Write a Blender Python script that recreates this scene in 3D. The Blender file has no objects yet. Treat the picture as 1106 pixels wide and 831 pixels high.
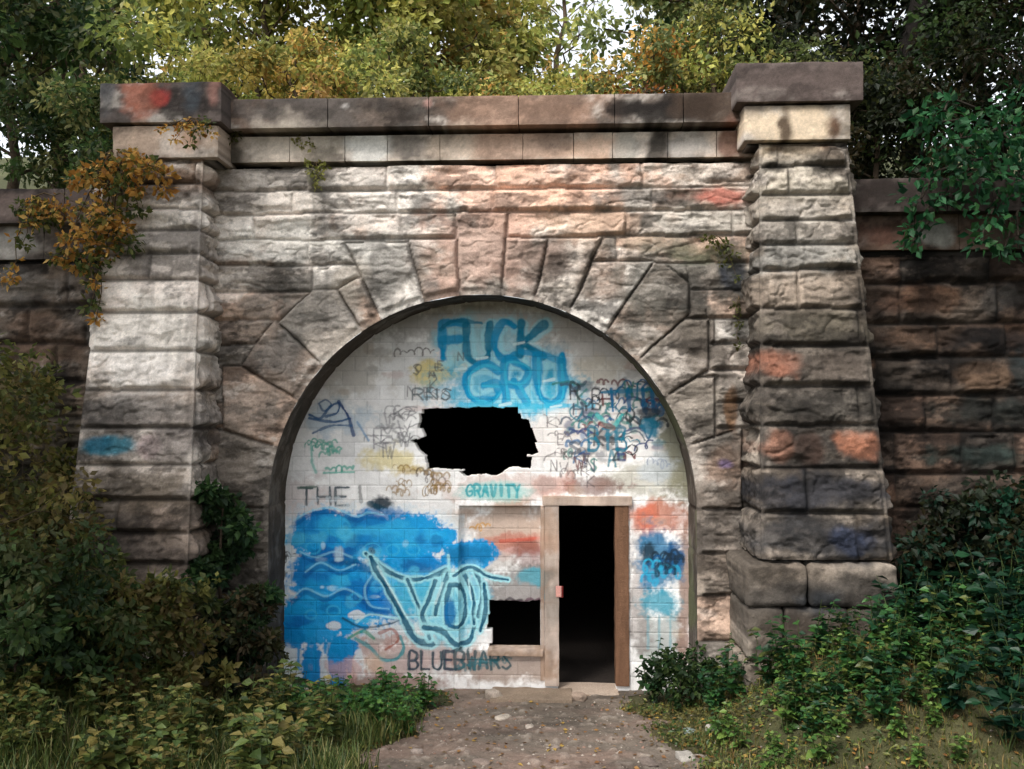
import bpy, math, random
import numpy as np

# ------------------------------------------------------------------ camera, sky, sun, exposure
scene = bpy.context.scene
col = scene.collection
R = math.radians
F = 1050.0; CW, CH = 1106.0, 831.0            # survey of the photograph: focal length in its pixels
CAM = np.array([0.0, -10.5, 3.10]); YAW = math.atan(47/F); PITCH = math.atan(35/F)
cd = bpy.data.cameras.new('camera'); cam = bpy.data.objects.new('camera', cd); col.objects.link(cam)
cam.location = CAM; cam.rotation_euler = (R(90)+PITCH, 0, YAW)
cd.sensor_width = 36; cd.lens = 36*F/CW; cd.clip_end = 500; cd.clip_start = .1
scene.camera = cam
SUN_EL, SUN_AZ = R(52), R(215)                # azimuth clockwise from +y: sun to the front left of the portal
w = bpy.data.worlds.new('World'); scene.world = w; w.use_nodes = True
nt = w.node_tree; bg = nt.nodes['Background']
sky = nt.nodes.new('ShaderNodeTexSky'); sky.sky_type = 'NISHITA'; sky.sun_disc = False
sky.sun_elevation = SUN_EL; sky.sun_rotation = SUN_AZ; sky.air_density = 1.0; sky.dust_density = 3.0; sky.ozone_density = .6
hs = nt.nodes.new('ShaderNodeHueSaturation'); hs.inputs['Saturation'].default_value = .22; hs.inputs['Value'].default_value = 1.15
nt.links.new(sky.outputs[0], hs.inputs['Color']); nt.links.new(hs.outputs[0], bg.inputs[0]); bg.inputs[1].default_value = .15
sd = bpy.data.lights.new('sun', 'SUN'); sd.energy = 1.3; sd.angle = R(14); sd.color = (1, .95, .88)
so = bpy.data.objects.new('sun', sd); col.objects.link(so)
so.rotation_euler = (R(90)-SUN_EL, 0, math.pi-SUN_AZ)
scene.view_settings.view_transform = 'Standard'; scene.view_settings.look = 'None'
scene.view_settings.exposure = 1.2; scene.view_settings.gamma = 1
scene.cycles.max_bounces = 5; scene.cycles.diffuse_bounces = 3; scene.cycles.transmission_bounces = 3

# ------------------------------------------------------------------ helpers
fw = np.array([-math.sin(YAW)*math.cos(PITCH), math.cos(YAW)*math.cos(PITCH), math.sin(PITCH)])
rt = np.array([math.cos(YAW), math.sin(YAW), 0.0]); up = np.cross(rt, fw)
def P(px, py, Y):                              # photo pixel -> point in the plane y = Y
    d = fw + (px-CW/2)/F*rt + (CH/2-py)/F*up
    return CAM + d*(Y-CAM[1])/d[1]
def px_of(x, y, z):                            # world point -> photo pixel (used to read the survey off the walls)
    vx, vy, vz = x-CAM[0], y-CAM[1], z-CAM[2]
    dd = vx*fw[0]+vy*fw[1]+vz*fw[2]
    return CW/2+F*(vx*rt[0]+vy*rt[1]+vz*rt[2])/dd, CH/2-F*(vx*up[0]+vy*up[1]+vz*up[2])/dd
def X(px, Y, py=415): return P(px, py, Y)[0]
def Z(py, Y, px=553): return P(px, py, Y)[2]
def lin(c):
    c = np.asarray(c, float)/255.0
    return np.where(c <= .04045, c/12.92, ((c+.055)/1.055)**2.4)
def ss(a, b, x): t = np.clip((x-a)/(b-a), 0, 1); return t*t*(3-2*t)

def _h(i, j, k, s):
    n = (i.astype(np.int64)*374761393 + j.astype(np.int64)*668265263 + k.astype(np.int64)*2147483647 + s*974634777) & 0xffffffff
    n = ((n ^ (n >> 13))*1274126177) & 0xffffffff
    n = ((n ^ (n >> 16))*2246822519) & 0xffffffff
    return ((n ^ (n >> 15)) & 0xffff)/65535.0
def noise(x, y, z, s=0):
    x, y, z = np.broadcast_arrays(np.asarray(x, float), np.asarray(y, float), np.asarray(z, float))
    i, j, k = np.floor(x), np.floor(y), np.floor(z)
    u, v, w_ = x-i, y-j, z-k
    u = u*u*(3-2*u); v = v*v*(3-2*v); w_ = w_*w_*(3-2*w_)
    r = 0
    for a in (0, 1):
        for b in (0, 1):
            for c in (0, 1):
                r = r + _h(i+a, j+b, k+c, s)*(u if a else 1-u)*(v if b else 1-v)*(w_ if c else 1-w_)
    return r
def fbm(x, y, z, o=4, s=0, g=.5):
    t = 0; a = 1; n = 0
    for q in range(o):
        t = t+a*noise(np.asarray(x)*2**q, np.asarray(y)*2**q, np.asarray(z)*2**q, s+q*17); n += a; a *= g
    return t/n                                 # 0..1, mean .5

def make_mesh(name, V, Q, C=None, mat=None, parent=None, smooth=True, T=None):
    """V (n,3) verts, Q (m,4) quads, T (k,3) tris, C (n,3) linear colours -> one object"""
    V = np.asarray(V, np.float32).reshape(-1, 3)
    Q = np.zeros((0, 4), np.int32) if Q is None or len(Q) == 0 else np.asarray(Q, np.int32)
    T = np.zeros((0, 3), np.int32) if T is None or len(T) == 0 else np.asarray(T, np.int32)
    me = bpy.data.meshes.new(name)
    me.vertices.add(len(V)); me.vertices.foreach_set('co', V.ravel())
    me.loops.add(Q.size+T.size); me.polygons.add(len(Q)+len(T))
    me.loops.foreach_set('vertex_index', np.concatenate([Q.ravel(), T.ravel()]).astype(np.int32))
    st = np.concatenate([np.arange(len(Q))*4, len(Q)*4+np.arange(len(T))*3]).astype(np.int32)
    me.polygons.foreach_set('loop_start', st)
    me.polygons.foreach_set('use_smooth', np.full(len(st), smooth))
    me.update(calc_edges=True)
    if C is not None:
        at = me.color_attributes.new('Col', 'FLOAT_COLOR', 'POINT')
        C4 = np.ones((len(V), 4), np.float32); C4[:, :3] = C
        at.data.foreach_set('color', C4.ravel())
    if mat: me.materials.append(mat)
    o = bpy.data.objects.new(name, me); col.objects.link(o)
    if parent: o.parent = parent
    return o
def tag(o, label, cat=None, group=None, kind=None):
    if label: o['label'] = label
    if cat: o['category'] = cat
    if group: o['group'] = group
    if kind: o['kind'] = kind
    return o
def empty(name, label, cat, group=None, loc=(0, 0, 0)):
    o = bpy.data.objects.new(name, None); col.objects.link(o); o.location = loc; o.empty_display_size = .2
    return tag(o, label, cat, group)
def setparent(o, p):                           # geometry is written in world coordinates
    o.parent = p; o.matrix_parent_inverse.identity()
    l = p.location.copy(); q = p.parent
    while q: l = l+q.location; q = q.parent
    if l.length > 0:
        o.data.transform(__import__('mathutils').Matrix.Translation(-l))
    return o

class MB:
    """collects vertex/quad/tri arrays for one mesh"""
    def __init__(s): s.V = []; s.Q = []; s.T = []; s.C = []; s.n = 0
    def add(s, V, Q=None, C=None, T=None):
        V = np.asarray(V, float).reshape(-1, 3)
        if Q is not None and len(Q): s.Q.append(np.asarray(Q)+s.n)
        if T is not None and len(T): s.T.append(np.asarray(T)+s.n)
        if C is None: C = (.5, .5, .5)
        s.C.append(np.broadcast_to(np.asarray(C, float), V.shape)); s.V.append(V); s.n += len(V)
    def build(s, name, mat, parent=None, smooth=True):
        o = make_mesh(name, np.concatenate(s.V), np.concatenate(s.Q) if s.Q else None, np.concatenate(s.C), mat, None, smooth,
                      np.concatenate(s.T) if s.T else None)
        if parent: setparent(o, parent)
        return o

def grid_quads(nr, nc, mask=None):
    i, j = np.meshgrid(np.arange(nr-1), np.arange(nc-1), indexing='ij')
    if mask is not None: i, j = i[mask], j[mask]
    else: i, j = i.ravel(), j.ravel()
    a = i*nc+j
    return np.stack([a, a+1, a+nc+1, a+nc], 1)
def grid_object(name, XX, YY, ZZ, CC, mask, mat, parent, mb=None, skirt=None):
    """rows go up, columns go right; skirt = depth of the returns at the cut edges"""
    nr, nc = XX.shape
    Q = grid_quads(nr, nc, mask)
    V = np.stack([XX.ravel(), YY.ravel(), ZZ.ravel()], 1); C = CC.reshape(-1, 3)
    if skirt:
        m = np.zeros((nr+1, nc+1), bool); m[1:-1, 1:-1] = mask if mask is not None else True
        sk = []
        c = m[1:-1, 1:-1]; i, j = np.meshgrid(np.arange(nr-1), np.arange(nc-1), indexing='ij'); a = i*nc+j
        for nb, (p, q) in ((m[:-2, 1:-1], (0, 1)), (m[2:, 1:-1], (nc+1, nc)), (m[1:-1, :-2], (nc, 0)), (m[1:-1, 2:], (1, nc+1))):
            k = c & ~nb; aa = a[k]; sk.append(np.stack([aa+p, aa+q], 1))
        sk = np.concatenate(sk)
        V2 = V.copy(); V2[:, 1] += skirt
        Q = np.concatenate([Q, np.stack([sk[:, 1], sk[:, 0], sk[:, 0]+len(V), sk[:, 1]+len(V)], 1)])
        V = np.concatenate([V, V2]); C = np.concatenate([C, C])
    u, inv = np.unique(Q.ravel(), return_inverse=True)
    V, C, Q = V[u], C[u], inv.reshape(-1, 4)
    if mb is not None: mb.add(V, Q, C); return
    o = make_mesh(name, V, Q, C, mat)
    if parent: setparent(o, parent)
    return o

# ------------------------------------------------------------------ materials
def newmat(name):
    m = bpy.data.materials.new(name); m.use_nodes = True
    return m, m.node_tree, m.node_tree.nodes['Principled BSDF']
def attr_mat(name, rough=.9, bump=.3, bscale=60, grain=.25, gscale=90, spec=.25, detail=6):
    """colour attribute multiplied by procedural grain, with a procedural bump"""
    m, t, b = newmat(name); L = t.links.new
    a = t.nodes.new('ShaderNodeAttribute'); a.attribute_name = 'Col'
    tc = t.nodes.new('ShaderNodeTexCoord')
    n = t.nodes.new('ShaderNodeTexNoise'); n.inputs['Scale'].default_value = gscale; n.inputs['Detail'].default_value = detail; n.inputs['Roughness'].default_value = .7
    L(tc.outputs['Object'], n.inputs['Vector'])
    mr = t.nodes.new('ShaderNodeMapRange'); mr.inputs[1].default_value = .25; mr.inputs[2].default_value = .75
    mr.inputs[3].default_value = 1-grain; mr.inputs[4].default_value = 1+grain; L(n.outputs[0], mr.inputs[0])
    mx = t.nodes.new('ShaderNodeVectorMath'); mx.operation = 'SCALE'; L(a.outputs['Color'], mx.inputs[0]); L(mr.outputs[0], mx.inputs['Scale'])
    L(mx.outputs[0], b.inputs['Base Color'])
    n2 = t.nodes.new('ShaderNodeTexNoise'); n2.inputs['Scale'].default_value = bscale; n2.inputs['Detail'].default_value = 8; n2.inputs['Roughness'].default_value = .65
    L(tc.outputs['Object'], n2.inputs['Vector'])
    bp = t.nodes.new('ShaderNodeBump'); bp.inputs['Strength'].default_value = bump; bp.inputs['Distance'].default_value = .02
    L(n2.outputs[0], bp.inputs['Height']); L(bp.outputs[0], b.inputs['Normal'])
    b.inputs['Roughness'].default_value = rough; b.inputs['Specular IOR Level'].default_value = spec
    return m
def leaf_mat(name, trans=.35, rough=.55):
    m, t, b = newmat(name); L = t.links.new
    a = t.nodes.new('ShaderNodeAttribute'); a.attribute_name = 'Col'
    L(a.outputs['Color'], b.inputs['Base Color']); b.inputs['Roughness'].default_value = rough; b.inputs['Specular IOR Level'].default_value = .3
    tr = t.nodes.new('ShaderNodeBsdfTranslucent'); L(a.outputs['Color'], tr.inputs[0])
    mx = t.nodes.new('ShaderNodeMixShader'); mx.inputs[0].default_value = trans
    L(b.outputs[0], mx.inputs[1]); L(tr.outputs[0], mx.inputs[2]); L(mx.outputs[0], t.nodes['Material Output'].inputs[0])
    return m
M_stone = attr_mat('weathered_sandstone', .92, .55, 38, .28, 55)
M_plain = attr_mat('dressed_sandstone', .9, .35, 70, .22, 40)
M_wall = attr_mat('painted_blockwork', .75, .35, 90, .10, 70)
M_dirt = attr_mat('earth', .95, .7, 30, .35, 60)
M_wood = attr_mat('weathered_timber', .85, .3, 50, .25, 60)
M_bark = attr_mat('bark', .95, .8, 25, .35, 40)
M_leaf = leaf_mat('leaf', .5)
M_leafw = leaf_mat('weed_leaf', .25, .45)
M_soot = attr_mat('sooty_lining', .95, .5, 20, .3, 20)

# ------------------------------------------------------------------ stains: colour patches that belong to the stone
def stains(base, XX, ZZ, blobs, Y, seed=0, sc=1.0):
    """blobs: (px, py, rx, ry, rgb, strength) surveyed on the plane y=Y; edges broken by noise"""
    C = base
    n1 = fbm(XX*3.1, ZZ*3.1, seed, 5, seed+3); n2 = fbm(XX*9, ZZ*9, seed+5, 4, seed+9)
    for bi, (px, py, rx, ry, rgb, st) in enumerate(blobs):
        c = P(px, py, Y); k = (Y-CAM[1])/F
        d = np.sqrt(((XX-c[0])/(rx*k))**2+((ZZ-c[2])/(ry*k))**2)
        m = ss(1.25, .55, d+(n1-.5)*1.5+(n2-.5)*.7)*st
        C = C*(1-m[..., None])+lin(rgb)*m[..., None]
    return C
def dist_field(ids, K):
    """cells to the nearest cell of another block, up to K"""
    D = np.full(ids.shape, 0.0); cur = np.ones(ids.shape, bool)
    same = lambda m, dy, dx: np.roll(np.roll(m, dy, 0), dx, 1)
    ok4 = [np.roll(np.roll(ids, dy, 0), dx, 1) == ids for dy, dx in ((0, 1), (0, -1), (1, 0), (-1, 0))]
    for m, sl in zip(ok4, ((slice(None), 0), (slice(None), -1), (0, slice(None)), (-1, slice(None)))): m[sl] = True
    cur = ok4[0] & ok4[1] & ok4[2] & ok4[3]
    for k in range(K):
        D += cur
        e = cur.copy()
        for dy, dx in ((0, 1), (0, -1), (1, 0), (-1, 0)):
            r = same(cur, dy, dx)
            if dy == 1: r[0] = True
            if dy == -1: r[-1] = True
            if dx == 1: r[:, 0] = True
            if dx == -1: r[:, -1] = True
            e &= r
        if k % 2:
            for dy, dx in ((1, 1), (1, -1), (-1, 1), (-1, -1)):
                r = same(cur, dy, dx); r[0] = True; r[-1] = True; r[:, 0] = True; r[:, -1] = True
                e &= r
        cur = e
    return D
def rockface(ids, S, ZZ, cell, seed, amp=.05, joint=.018, edge=.03, K=8, extra=None, rid=None):
    """height (out of the wall) of rock-faced blocks; rid = course of each cell. Returns h, per-block randoms, joint masks"""
    rid = ids if rid is None else rid
    D = dist_field(rid, K)*cell; Dh = dist_field(ids, 4)*cell
    D = D+.012*(fbm(S*9, ZZ*9, seed, 3, seed+11)-.5)*(D > cell*1.5)
    if extra is not None: Dx = extra
    u, inv = np.unique(ids, return_inverse=True); inv = inv.reshape(ids.shape)
    rng = np.random.RandomState(seed); r1 = rng.rand(len(u))[inv]; r2 = rng.rand(len(u))[inv]; r3 = rng.rand(len(u))[inv]
    zmin = np.full(len(u), 1e9); zmax = np.full(len(u), -1e9)
    np.minimum.at(zmin, inv.ravel(), ZZ.ravel()); np.maximum.at(zmax, inv.ravel(), ZZ.ravel())
    hb = np.maximum(zmax[inv]-zmin[inv], .05); v = (ZZ-zmin[inv])/hb
    w1 = ZZ+.06*fbm(S*2, ZZ*3, r1*9, 3, seed)
    ledge = fbm(S*1.1+r1*30, w1*6+r2*30, r3*9, 3, seed+1, .5)
    st = np.floor(ledge*5)/5; ledge = .6*ledge+.4*st
    chip = fbm(S*5+r1*17, ZZ*8, r2*5, 4, seed+2, .55)
    prof = ss(0, edge, D-cell*.5)
    drop = ss(1.0, .25, v)*ss(-.02, .10, v)                       # leans out towards the foot of each block, then undercut
    cut = np.abs(fbm(S*2.2+r2*40, w1*4.5, r1*7, 3, seed+4)-.5)
    facet = fbm(S*2.0+r3*20, ZZ*3.2+r1*20, r2*9, 2, seed+6); facet = np.floor(facet*6)/6*.5+facet*.5
    h = amp*prof*((.45+.42*drop)*(.55+.7*r1)+(ledge-.5)*2.2+(facet-.5)*1.5+(chip-.5)*1.5-.35*ss(.03, 0, cut))
    if extra is not None: h = h*ss(0, .05, Dx)
    h = h*(1-.5*(1-ss(0, cell*2.5, Dh)))
    jv = 1-ss(0, cell*1.3, D); jh = 1-ss(0, cell*1.3, Dh)
    h = h-joint*jv-joint*.6*jh*(1-jv)
    return h, (r1, r2, r3), np.maximum(jv, .7*jh), v
def rowids(ZZ, SS, rows, seed, lo=.7, hi=1.3, s0=None, s1=None):
    """rows: ascending z limits; vertical joints at random intervals"""
    rng = np.random.RandomState(seed); ids = np.zeros(ZZ.shape, int); base = 0
    s0 = SS.min() if s0 is None else s0; s1 = SS.max() if s1 is None else s1
    for k in range(len(rows)-1):
        m = (ZZ >= rows[k]) & (ZZ < rows[k+1])
        js = []; s = s0-rng.rand()*lo
        while s < s1: s += lo+rng.rand()*(hi-lo); js.append(s)
        ids = np.where(m, base+np.searchsorted(js, SS), ids); base += len(js)+2
    return ids
def blocktone(r, pal, wts=None):
    pal = lin(pal); r1, r2, r3 = r
    i = np.minimum((r2*len(pal)).astype(int), len(pal)-1)
    return pal[i]*(.8+.4*r3)[..., None]
def weather(C, XX, ZZ, seed, amt=1.0, WX=None, WZ=None, pale=1.0):
    """soot crust, streaks and pale leaching, all fixed in the stone"""
    b = fbm(XX*2.0, ZZ*4.4, seed, 6, seed, .62); f = fbm(XX*14, ZZ*22, seed, 4, seed+5, .6)
    if WX is None: WX, WZ = XX, ZZ
    dark_zone = np.clip(ss(.8, 2.2, WX)*ss(5.0, 3.9, WZ)+ss(2.9, 3.5, WX)+ss(3.0, 1.6, WZ)*ss(-1.6, -3.0, WX)+.6*ss(-4.9, -5.4, WX), 0, 1)   # right, lower left and far left: darker, less pale
    dk = ss(.535-.085*dark_zone, .665-.085*dark_zone, b+.35*(f-.5))*amt       # more of the crust there
    C = C*(1-.76*dk)[..., None]
    pl = ss(.50, .64, fbm(XX*2.2, ZZ*5, seed+40, 5, seed+8, .6)+.2*(f-.5))*.62*amt*(1-dk)*pale*(1-.9*dark_zone)
    C = C*(1-pl)[..., None]+lin((232, 222, 212))*pl[..., None]
    C = C*(1-.16*dark_zone*pale)[..., None]
    stv = fbm(XX*5, ZZ*.7, seed+80, 4, seed+3)
    C = C*(1-.35*ss(.56, .72, stv)*amt)[..., None]
    g_ = fbm(XX*45, ZZ*45, seed, 2, seed+6)
    return C*((.8+.4*f)*(.86+.28*g_))[..., None]

def noisy_box(mb, x0, x1, y0, y1, z0, z1, cell=.03, amp=.008, rnd=.012, seed=0, colf=None, low=0.0, sh=lambda p: p):
    """box with worn edges and an uneven surface, one stone"""
    nx, ny, nz = [max(2, int(round(abs(b-a)/cell))) for a, b in ((x0, x1), (y0, y1), (z0, z1))]
    c = np.array([(x0+x1)/2, (y0+y1)/2, (z0+z1)/2]); hf = np.array([x1-x0, y1-y0, z1-z0])/2
    for ax, n1, n2 in ((0, ny, nz), (1, nx, nz), (2, nx, ny)):
        a1, a2 = [a for a in (0, 1, 2) if a != ax]
        g1, g2 = np.meshgrid(np.linspace(-1, 1, n1+1), np.linspace(-1, 1, n2+1), indexing='ij')
        for sg in (-1, 1):
            V = np.zeros(g1.shape+(3,)); V[..., ax] = sg; V[..., a1] = g1; V[..., a2] = g2
            V = V*hf
            inner = np.clip(V, -(hf-rnd), hf-rnd); d = V-inner; ln = np.linalg.norm(d, axis=-1, keepdims=True)
            V = inner+np.where(ln > 1e-9, d/np.maximum(ln, 1e-9)*np.minimum(ln, rnd), 0)+c
            nrm = V-c; nrm = nrm/hf; nrm = np.sign(nrm)*np.abs(nrm)**6; nrm /= np.maximum(np.linalg.norm(nrm, axis=-1, keepdims=True), 1e-6)
            n = (fbm(V[..., 0]*12, V[..., 1]*12, V[..., 2]*12, 4, seed)-.5)*2*amp + (fbm(V[..., 0]*3, V[..., 1]*3, V[..., 2]*5, 3, seed+7)-.5)*2*low
            V = sh(V+nrm*n[..., None])
            C = colf(V[..., 0], V[..., 1], V[..., 2]) if colf else np.full(V.shape, .4)
            q = grid_quads(n1+1, n2+1)
            mb.add(V.reshape(-1, 3), q, C.reshape(-1, 3))

# ================================================================== THE PORTAL
A0 = P(519, 549, 0); ACX, ACZ, AR = A0[0], A0[2], 2.31            # arch centre and radius
XL, XR = X(228, 0), X(818, 0)                                    # facade between the piers
ZF = Z(179, 0)                                                    # under the frieze
portal = empty('tunnel_portal', 'tall sandstone tunnel portal with round arch, coping and rock-faced courses between two piers', 'tunnel entrance', loc=(ACX, 0, 0))
BL_WALL = [(300, 215, 95, 55, (226, 216, 206), .9), (420, 230, 95, 60, (220, 212, 204), .85), (345, 265, 115, 24, (228, 224, 216), .8),
    (560, 205, 130, 45, (222, 178, 154), .9), (640, 240, 80, 22, (218, 184, 160), .8), (520, 270, 75, 50, (198, 164, 148), .9),
    (590, 285, 28, 32, (130, 114, 104), .95), (655, 300, 30, 35, (168, 140, 122), .7), (740, 240, 60, 18, (190, 186, 176), .6),
    (725, 320, 95, 60, (88, 86, 80), .95), (790, 290, 16, 26, (30, 48, 72), .7), (715, 215, 26, 9, (20, 20, 20), .95), (770, 275, 40, 12, (80, 84, 56), .6),
    (782, 212, 30, 12, (170, 92, 78), .9), (700, 262, 50, 12, (110, 105, 88), .6), (340, 330, 75, 45, (112, 108, 102), .95), (430, 290, 34, 40, (112, 109, 104), .95),
    (380, 305, 18, 30, (170, 160, 148), .7), (300, 385, 34, 28, (118, 113, 108), .9), (270, 440, 35, 35, (150, 140, 130), .7), (255, 500, 30, 50, (110, 100, 90), .7),
    (760, 370, 50, 44, (98, 90, 82), .95), (755, 440, 35, 35, (160, 150, 138), .8), (785, 500, 28, 22, (165, 138, 120), .85), (790, 440, 6, 24, (150, 100, 50), .8),
    (783, 502, 10, 6, (80, 70, 150), .6), (775, 590, 35, 60, (90, 78, 68), .75), (260, 600, 40, 60, (100, 90, 80), .7), (340, 185, 8, 18, (120, 125, 70), .6),
    (250, 200, 22, 40, (120, 108, 98), .6), (800, 350, 14, 90, (60, 58, 52), .6)]
PAL_W = [(208, 196, 184), (196, 184, 172), (180, 166, 152), (168, 150, 136), (186, 160, 142), (150, 140, 130), (205, 198, 190)]
cell = .0125
xs = np.arange(XL, XR+cell, cell); zs = np.arange(-.45, ZF, cell)
ZZ, XX = np.meshgrid(zs, xs, indexing='ij')
PX, PY = px_of(XX, 0*XX, ZZ)
zrow = [-.6]+[Z(p, 0) for p in (735, 690, 642, 597, 549)]+[Z(p, 0) for p in (520, 492, 463, 435, 400, 372, 345, 314, 285, 257, 229, 204, 178.5)]
wx = XX+.05*(fbm(XX*2.2, ZZ*2.2, 3, 3, 5)-.5); wz = ZZ+.03*(fbm(XX*1.5, ZZ*3, 9, 3, 6)-.5)
ids = rowids(wz, wx, zrow, 11, .8, 1.9)
low = wz < zrow[5]
ids = np.where(low, 5000+(np.searchsorted(zrow, wz)*2+(wx > ACX)), ids)
th = np.degrees(np.arctan2(wx-ACX, wz-ACZ)); rr = np.hypot(XX-ACX, ZZ-ACZ)*100
VOUS = [(-90, -73.5, 330, 0, 200, 900), (-73.5, -59.7, 330, 396, 240, 900), (-59.7, -48, 305, 345, 240, 900), (-48, -33.7, 300, 312, 240, 900), (-33.7, -27.6, 285, 300, 0, 900),
    (-27.6, -15.5, 400, 260, 0, 900), (-15.5, -5.4, 400, 257, 0, 900), (-5.4, 5.4, 400, 229, 0, 900), (5.4, 14.3, 400, 257, 0, 900), (14.3, 24.4, 400, 257, 0, 900),
    (24.4, 35.3, 400, 283, 0, 900), (35.3, 47, 330, 285, 0, 745), (47, 58.8, 320, 345, 0, 766), (58.8, 73, 400, 408, 0, 772), (73, 90, 400, 300, 0, 802)]
for k, (a, b, ro, zt, xa, xb) in enumerate(VOUS):
    m = (th >= a) & (th < b) & (rr < ro) & (wz >= zrow[5]-.001)
    if zt: m &= wz < Z(zt, 0)
    m &= (PX > xa) & (PX < xb)
    ids = np.where(m, 9000+k, ids)
rid = np.where(ids >= 5000, ids, np.searchsorted(zrow, wz))
h, rnd3, jm, vv = rockface(ids, XX, ZZ, cell, 3, .046, .022, .03, 8, None, rid)
vou = ids >= 9000
h = h*np.where(vou, .8, 1)+np.where(vou, .03*(1-jm), 0)
# arch edge: a dressed lip, then cut away inside the opening
inside = np.where(ZZ > ACZ, np.hypot(XX-ACX, ZZ-ACZ), np.abs(XX-ACX))
lip = ss(AR+.10, AR+.04, inside); h = h*(1-lip)+.012*lip
C = blocktone(rnd3, PAL_W); C = weather(C, XX, ZZ, 4, .9); C = stains(C, XX, ZZ, [q[:5]+(q[5]*.8,) for q in BL_WALL], 0, 2)*(.72+.5*rnd3[1])[..., None]; C = weather(C, XX, ZZ, 14, .75, None, None, 0)
C = C*(1-.3*jm)[..., None]
YY = -h
keep = inside > AR
fm = keep[:-1, :-1] & keep[1:, :-1] & keep[:-1, 1:] & keep[1:, 1:]
# pull the vertices at the cut onto the true curve
edge_band = (inside <= AR+cell*1.2) & (inside > AR-cell*1.5)
sc = np.where(edge_band, AR/np.maximum(inside, .01), 1)
xsn = np.where(edge_band & (ZZ > ACZ), ACX+(XX-ACX)*sc, np.where(edge_band, ACX+np.sign(XX-ACX)*AR, XX)); zsn = np.where(edge_band & (ZZ > ACZ), ACZ+(ZZ-ACZ)*sc, ZZ)
keep = inside > AR-cell*1.45
fm = keep[:-1, :-1] & keep[1:, :-1] & keep[:-1, 1:] & keep[1:, 1:]
fid = ids[:-1, :-1]
grid_object('masonry', xsn, YY, zsn, C, fm & (fid < 9000), M_stone, portal)
for k in range(len(VOUS)):
    mk = fm & (fid == 9000+k)
    if mk.any():
        nm = 'keystone' if k == 7 else 'voussoir'
        grid_object(nm, xsn, YY, zsn, C, mk, M_stone, portal)
# soffit of the arch (joints between the arch stones run through it)
path = [(-AR, z) for z in np.arange(-.5-ACZ, 0, .03)]+[(AR*math.sin(R(t)), AR*math.cos(R(t))) for t in np.arange(-90, 90.01, .6)]+[(AR, z) for z in np.arange(0, -.5-ACZ, -.03)]
path = np.array(path); sl = np.concatenate([[0], np.cumsum(np.hypot(*np.diff(path, axis=0).T))])
nrm = np.stack([np.where(path[:, 1] > 0, path[:, 0]/AR, np.sign(path[:, 0])), np.where(path[:, 1] > 0, path[:, 1]/AR, 0)], 1)
ys = np.arange(-.02, .92, .03)
SY, SS_ = np.meshgrid(ys, sl, indexing='ij')
ang = np.degrees(np.arctan2(path[:, 0], path[:, 1]))
va = np.array([v[0] for v in VOUS]+[90]); jd = np.min(np.abs(ang[:, None]-va[None]), 1)*AR*math.pi/180
jd = np.where(path[:, 1] < 0, np.min(np.abs((path[:, 1]+ACZ)[:, None]-np.array(zrow[:6])[None]), 1), jd)
ind = .012*(1-ss(0, .03, jd))[None, :]+.02*(fbm(SS_*5, SY*5, 1, 4, 21)-.5)+0*SY
SXX = ACX+path[None, :, 0]+nrm[None, :, 0]*ind; SZZ = ACZ+path[None, :, 1]+nrm[None, :, 1]*ind
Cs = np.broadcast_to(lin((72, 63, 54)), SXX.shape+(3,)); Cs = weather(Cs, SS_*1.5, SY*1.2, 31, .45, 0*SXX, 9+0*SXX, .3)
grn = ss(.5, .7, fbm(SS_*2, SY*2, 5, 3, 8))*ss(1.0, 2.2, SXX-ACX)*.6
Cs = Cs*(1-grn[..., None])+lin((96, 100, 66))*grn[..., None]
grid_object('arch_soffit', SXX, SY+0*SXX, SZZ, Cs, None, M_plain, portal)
# coping, frieze and a near-black backing that paints shade into the gaps
def facade_col(Y, blobs, pal, seed, amt=.8):
    def f(x, y, z):
        b = noise(x*.9, 0, z*.5, seed)[..., None]
        c0, c1 = lin(pal[0]), lin(pal[1])
        return weather(stains(weather(c0*(1-b)+c1*b, x, z, seed, amt), x, z, blobs, Y, seed), x, z, seed+50, .5, 0*x, 9+0*x, 0)
    return f
BL_COP = [(330, 120, 110, 40, (92, 86, 82), .85), (560, 118, 100, 40, (158, 128, 110), .85), (710, 118, 60, 14, (24, 20, 18), .95), (770, 112, 40, 30, (70, 56, 46), .7),
    (373, 115, 5, 4, (190, 185, 180), .9), (462, 112, 6, 6, (190, 150, 140), .8), (300, 155, 45, 30, (198, 186, 172), .8), (352, 155, 20, 24, (150, 142, 128), .6), (400, 158, 26, 22, (222, 220, 214), .9),
    (440, 155, 22, 30, (118, 112, 106), .85), (500, 158, 40, 24, (205, 186, 168), .8), (560, 155, 60, 30, (192, 160, 140), .8), (640, 160, 40, 14, (200, 168, 146), .8), (600, 148, 24, 16, (126, 110, 100), .6),
    (680, 155, 16, 26, (176, 172, 164), .8), (710, 158, 16, 30, (40, 36, 32), .9), (748, 158, 26, 20, (178, 172, 166), .85), (790, 158, 16, 30, (110, 72, 58), .8), (250, 158, 16, 26, (78, 72, 60), .8)]
def run_of_stones(name, parent, xa, xb, ya, yb, za, zb, blobs, pal, joints, seed, amp=.006, rnd=.01, low=.006, Yref=None, mat=None):
    mb = MB(); js = [xa]+joints+[xb]
    for i in range(len(js)-1):
        noisy_box(mb, js[i]+.002, js[i+1]-.002, ya, yb, za, zb, .025, amp, rnd, seed+i, facade_col(ya if Yref is None else Yref, blobs, pal, seed), low)
    return mb.build(name, mat or M_plain, parent)
yc = -.21
run_of_stones('coping', portal, XL, XR, yc, .7, Z(135, yc), Z(103, yc), BL_COP, [(96, 88, 82), (150, 126, 110)], [X(p, yc) for p in (352, 462, 560, 665, 740)], 61)
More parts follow.
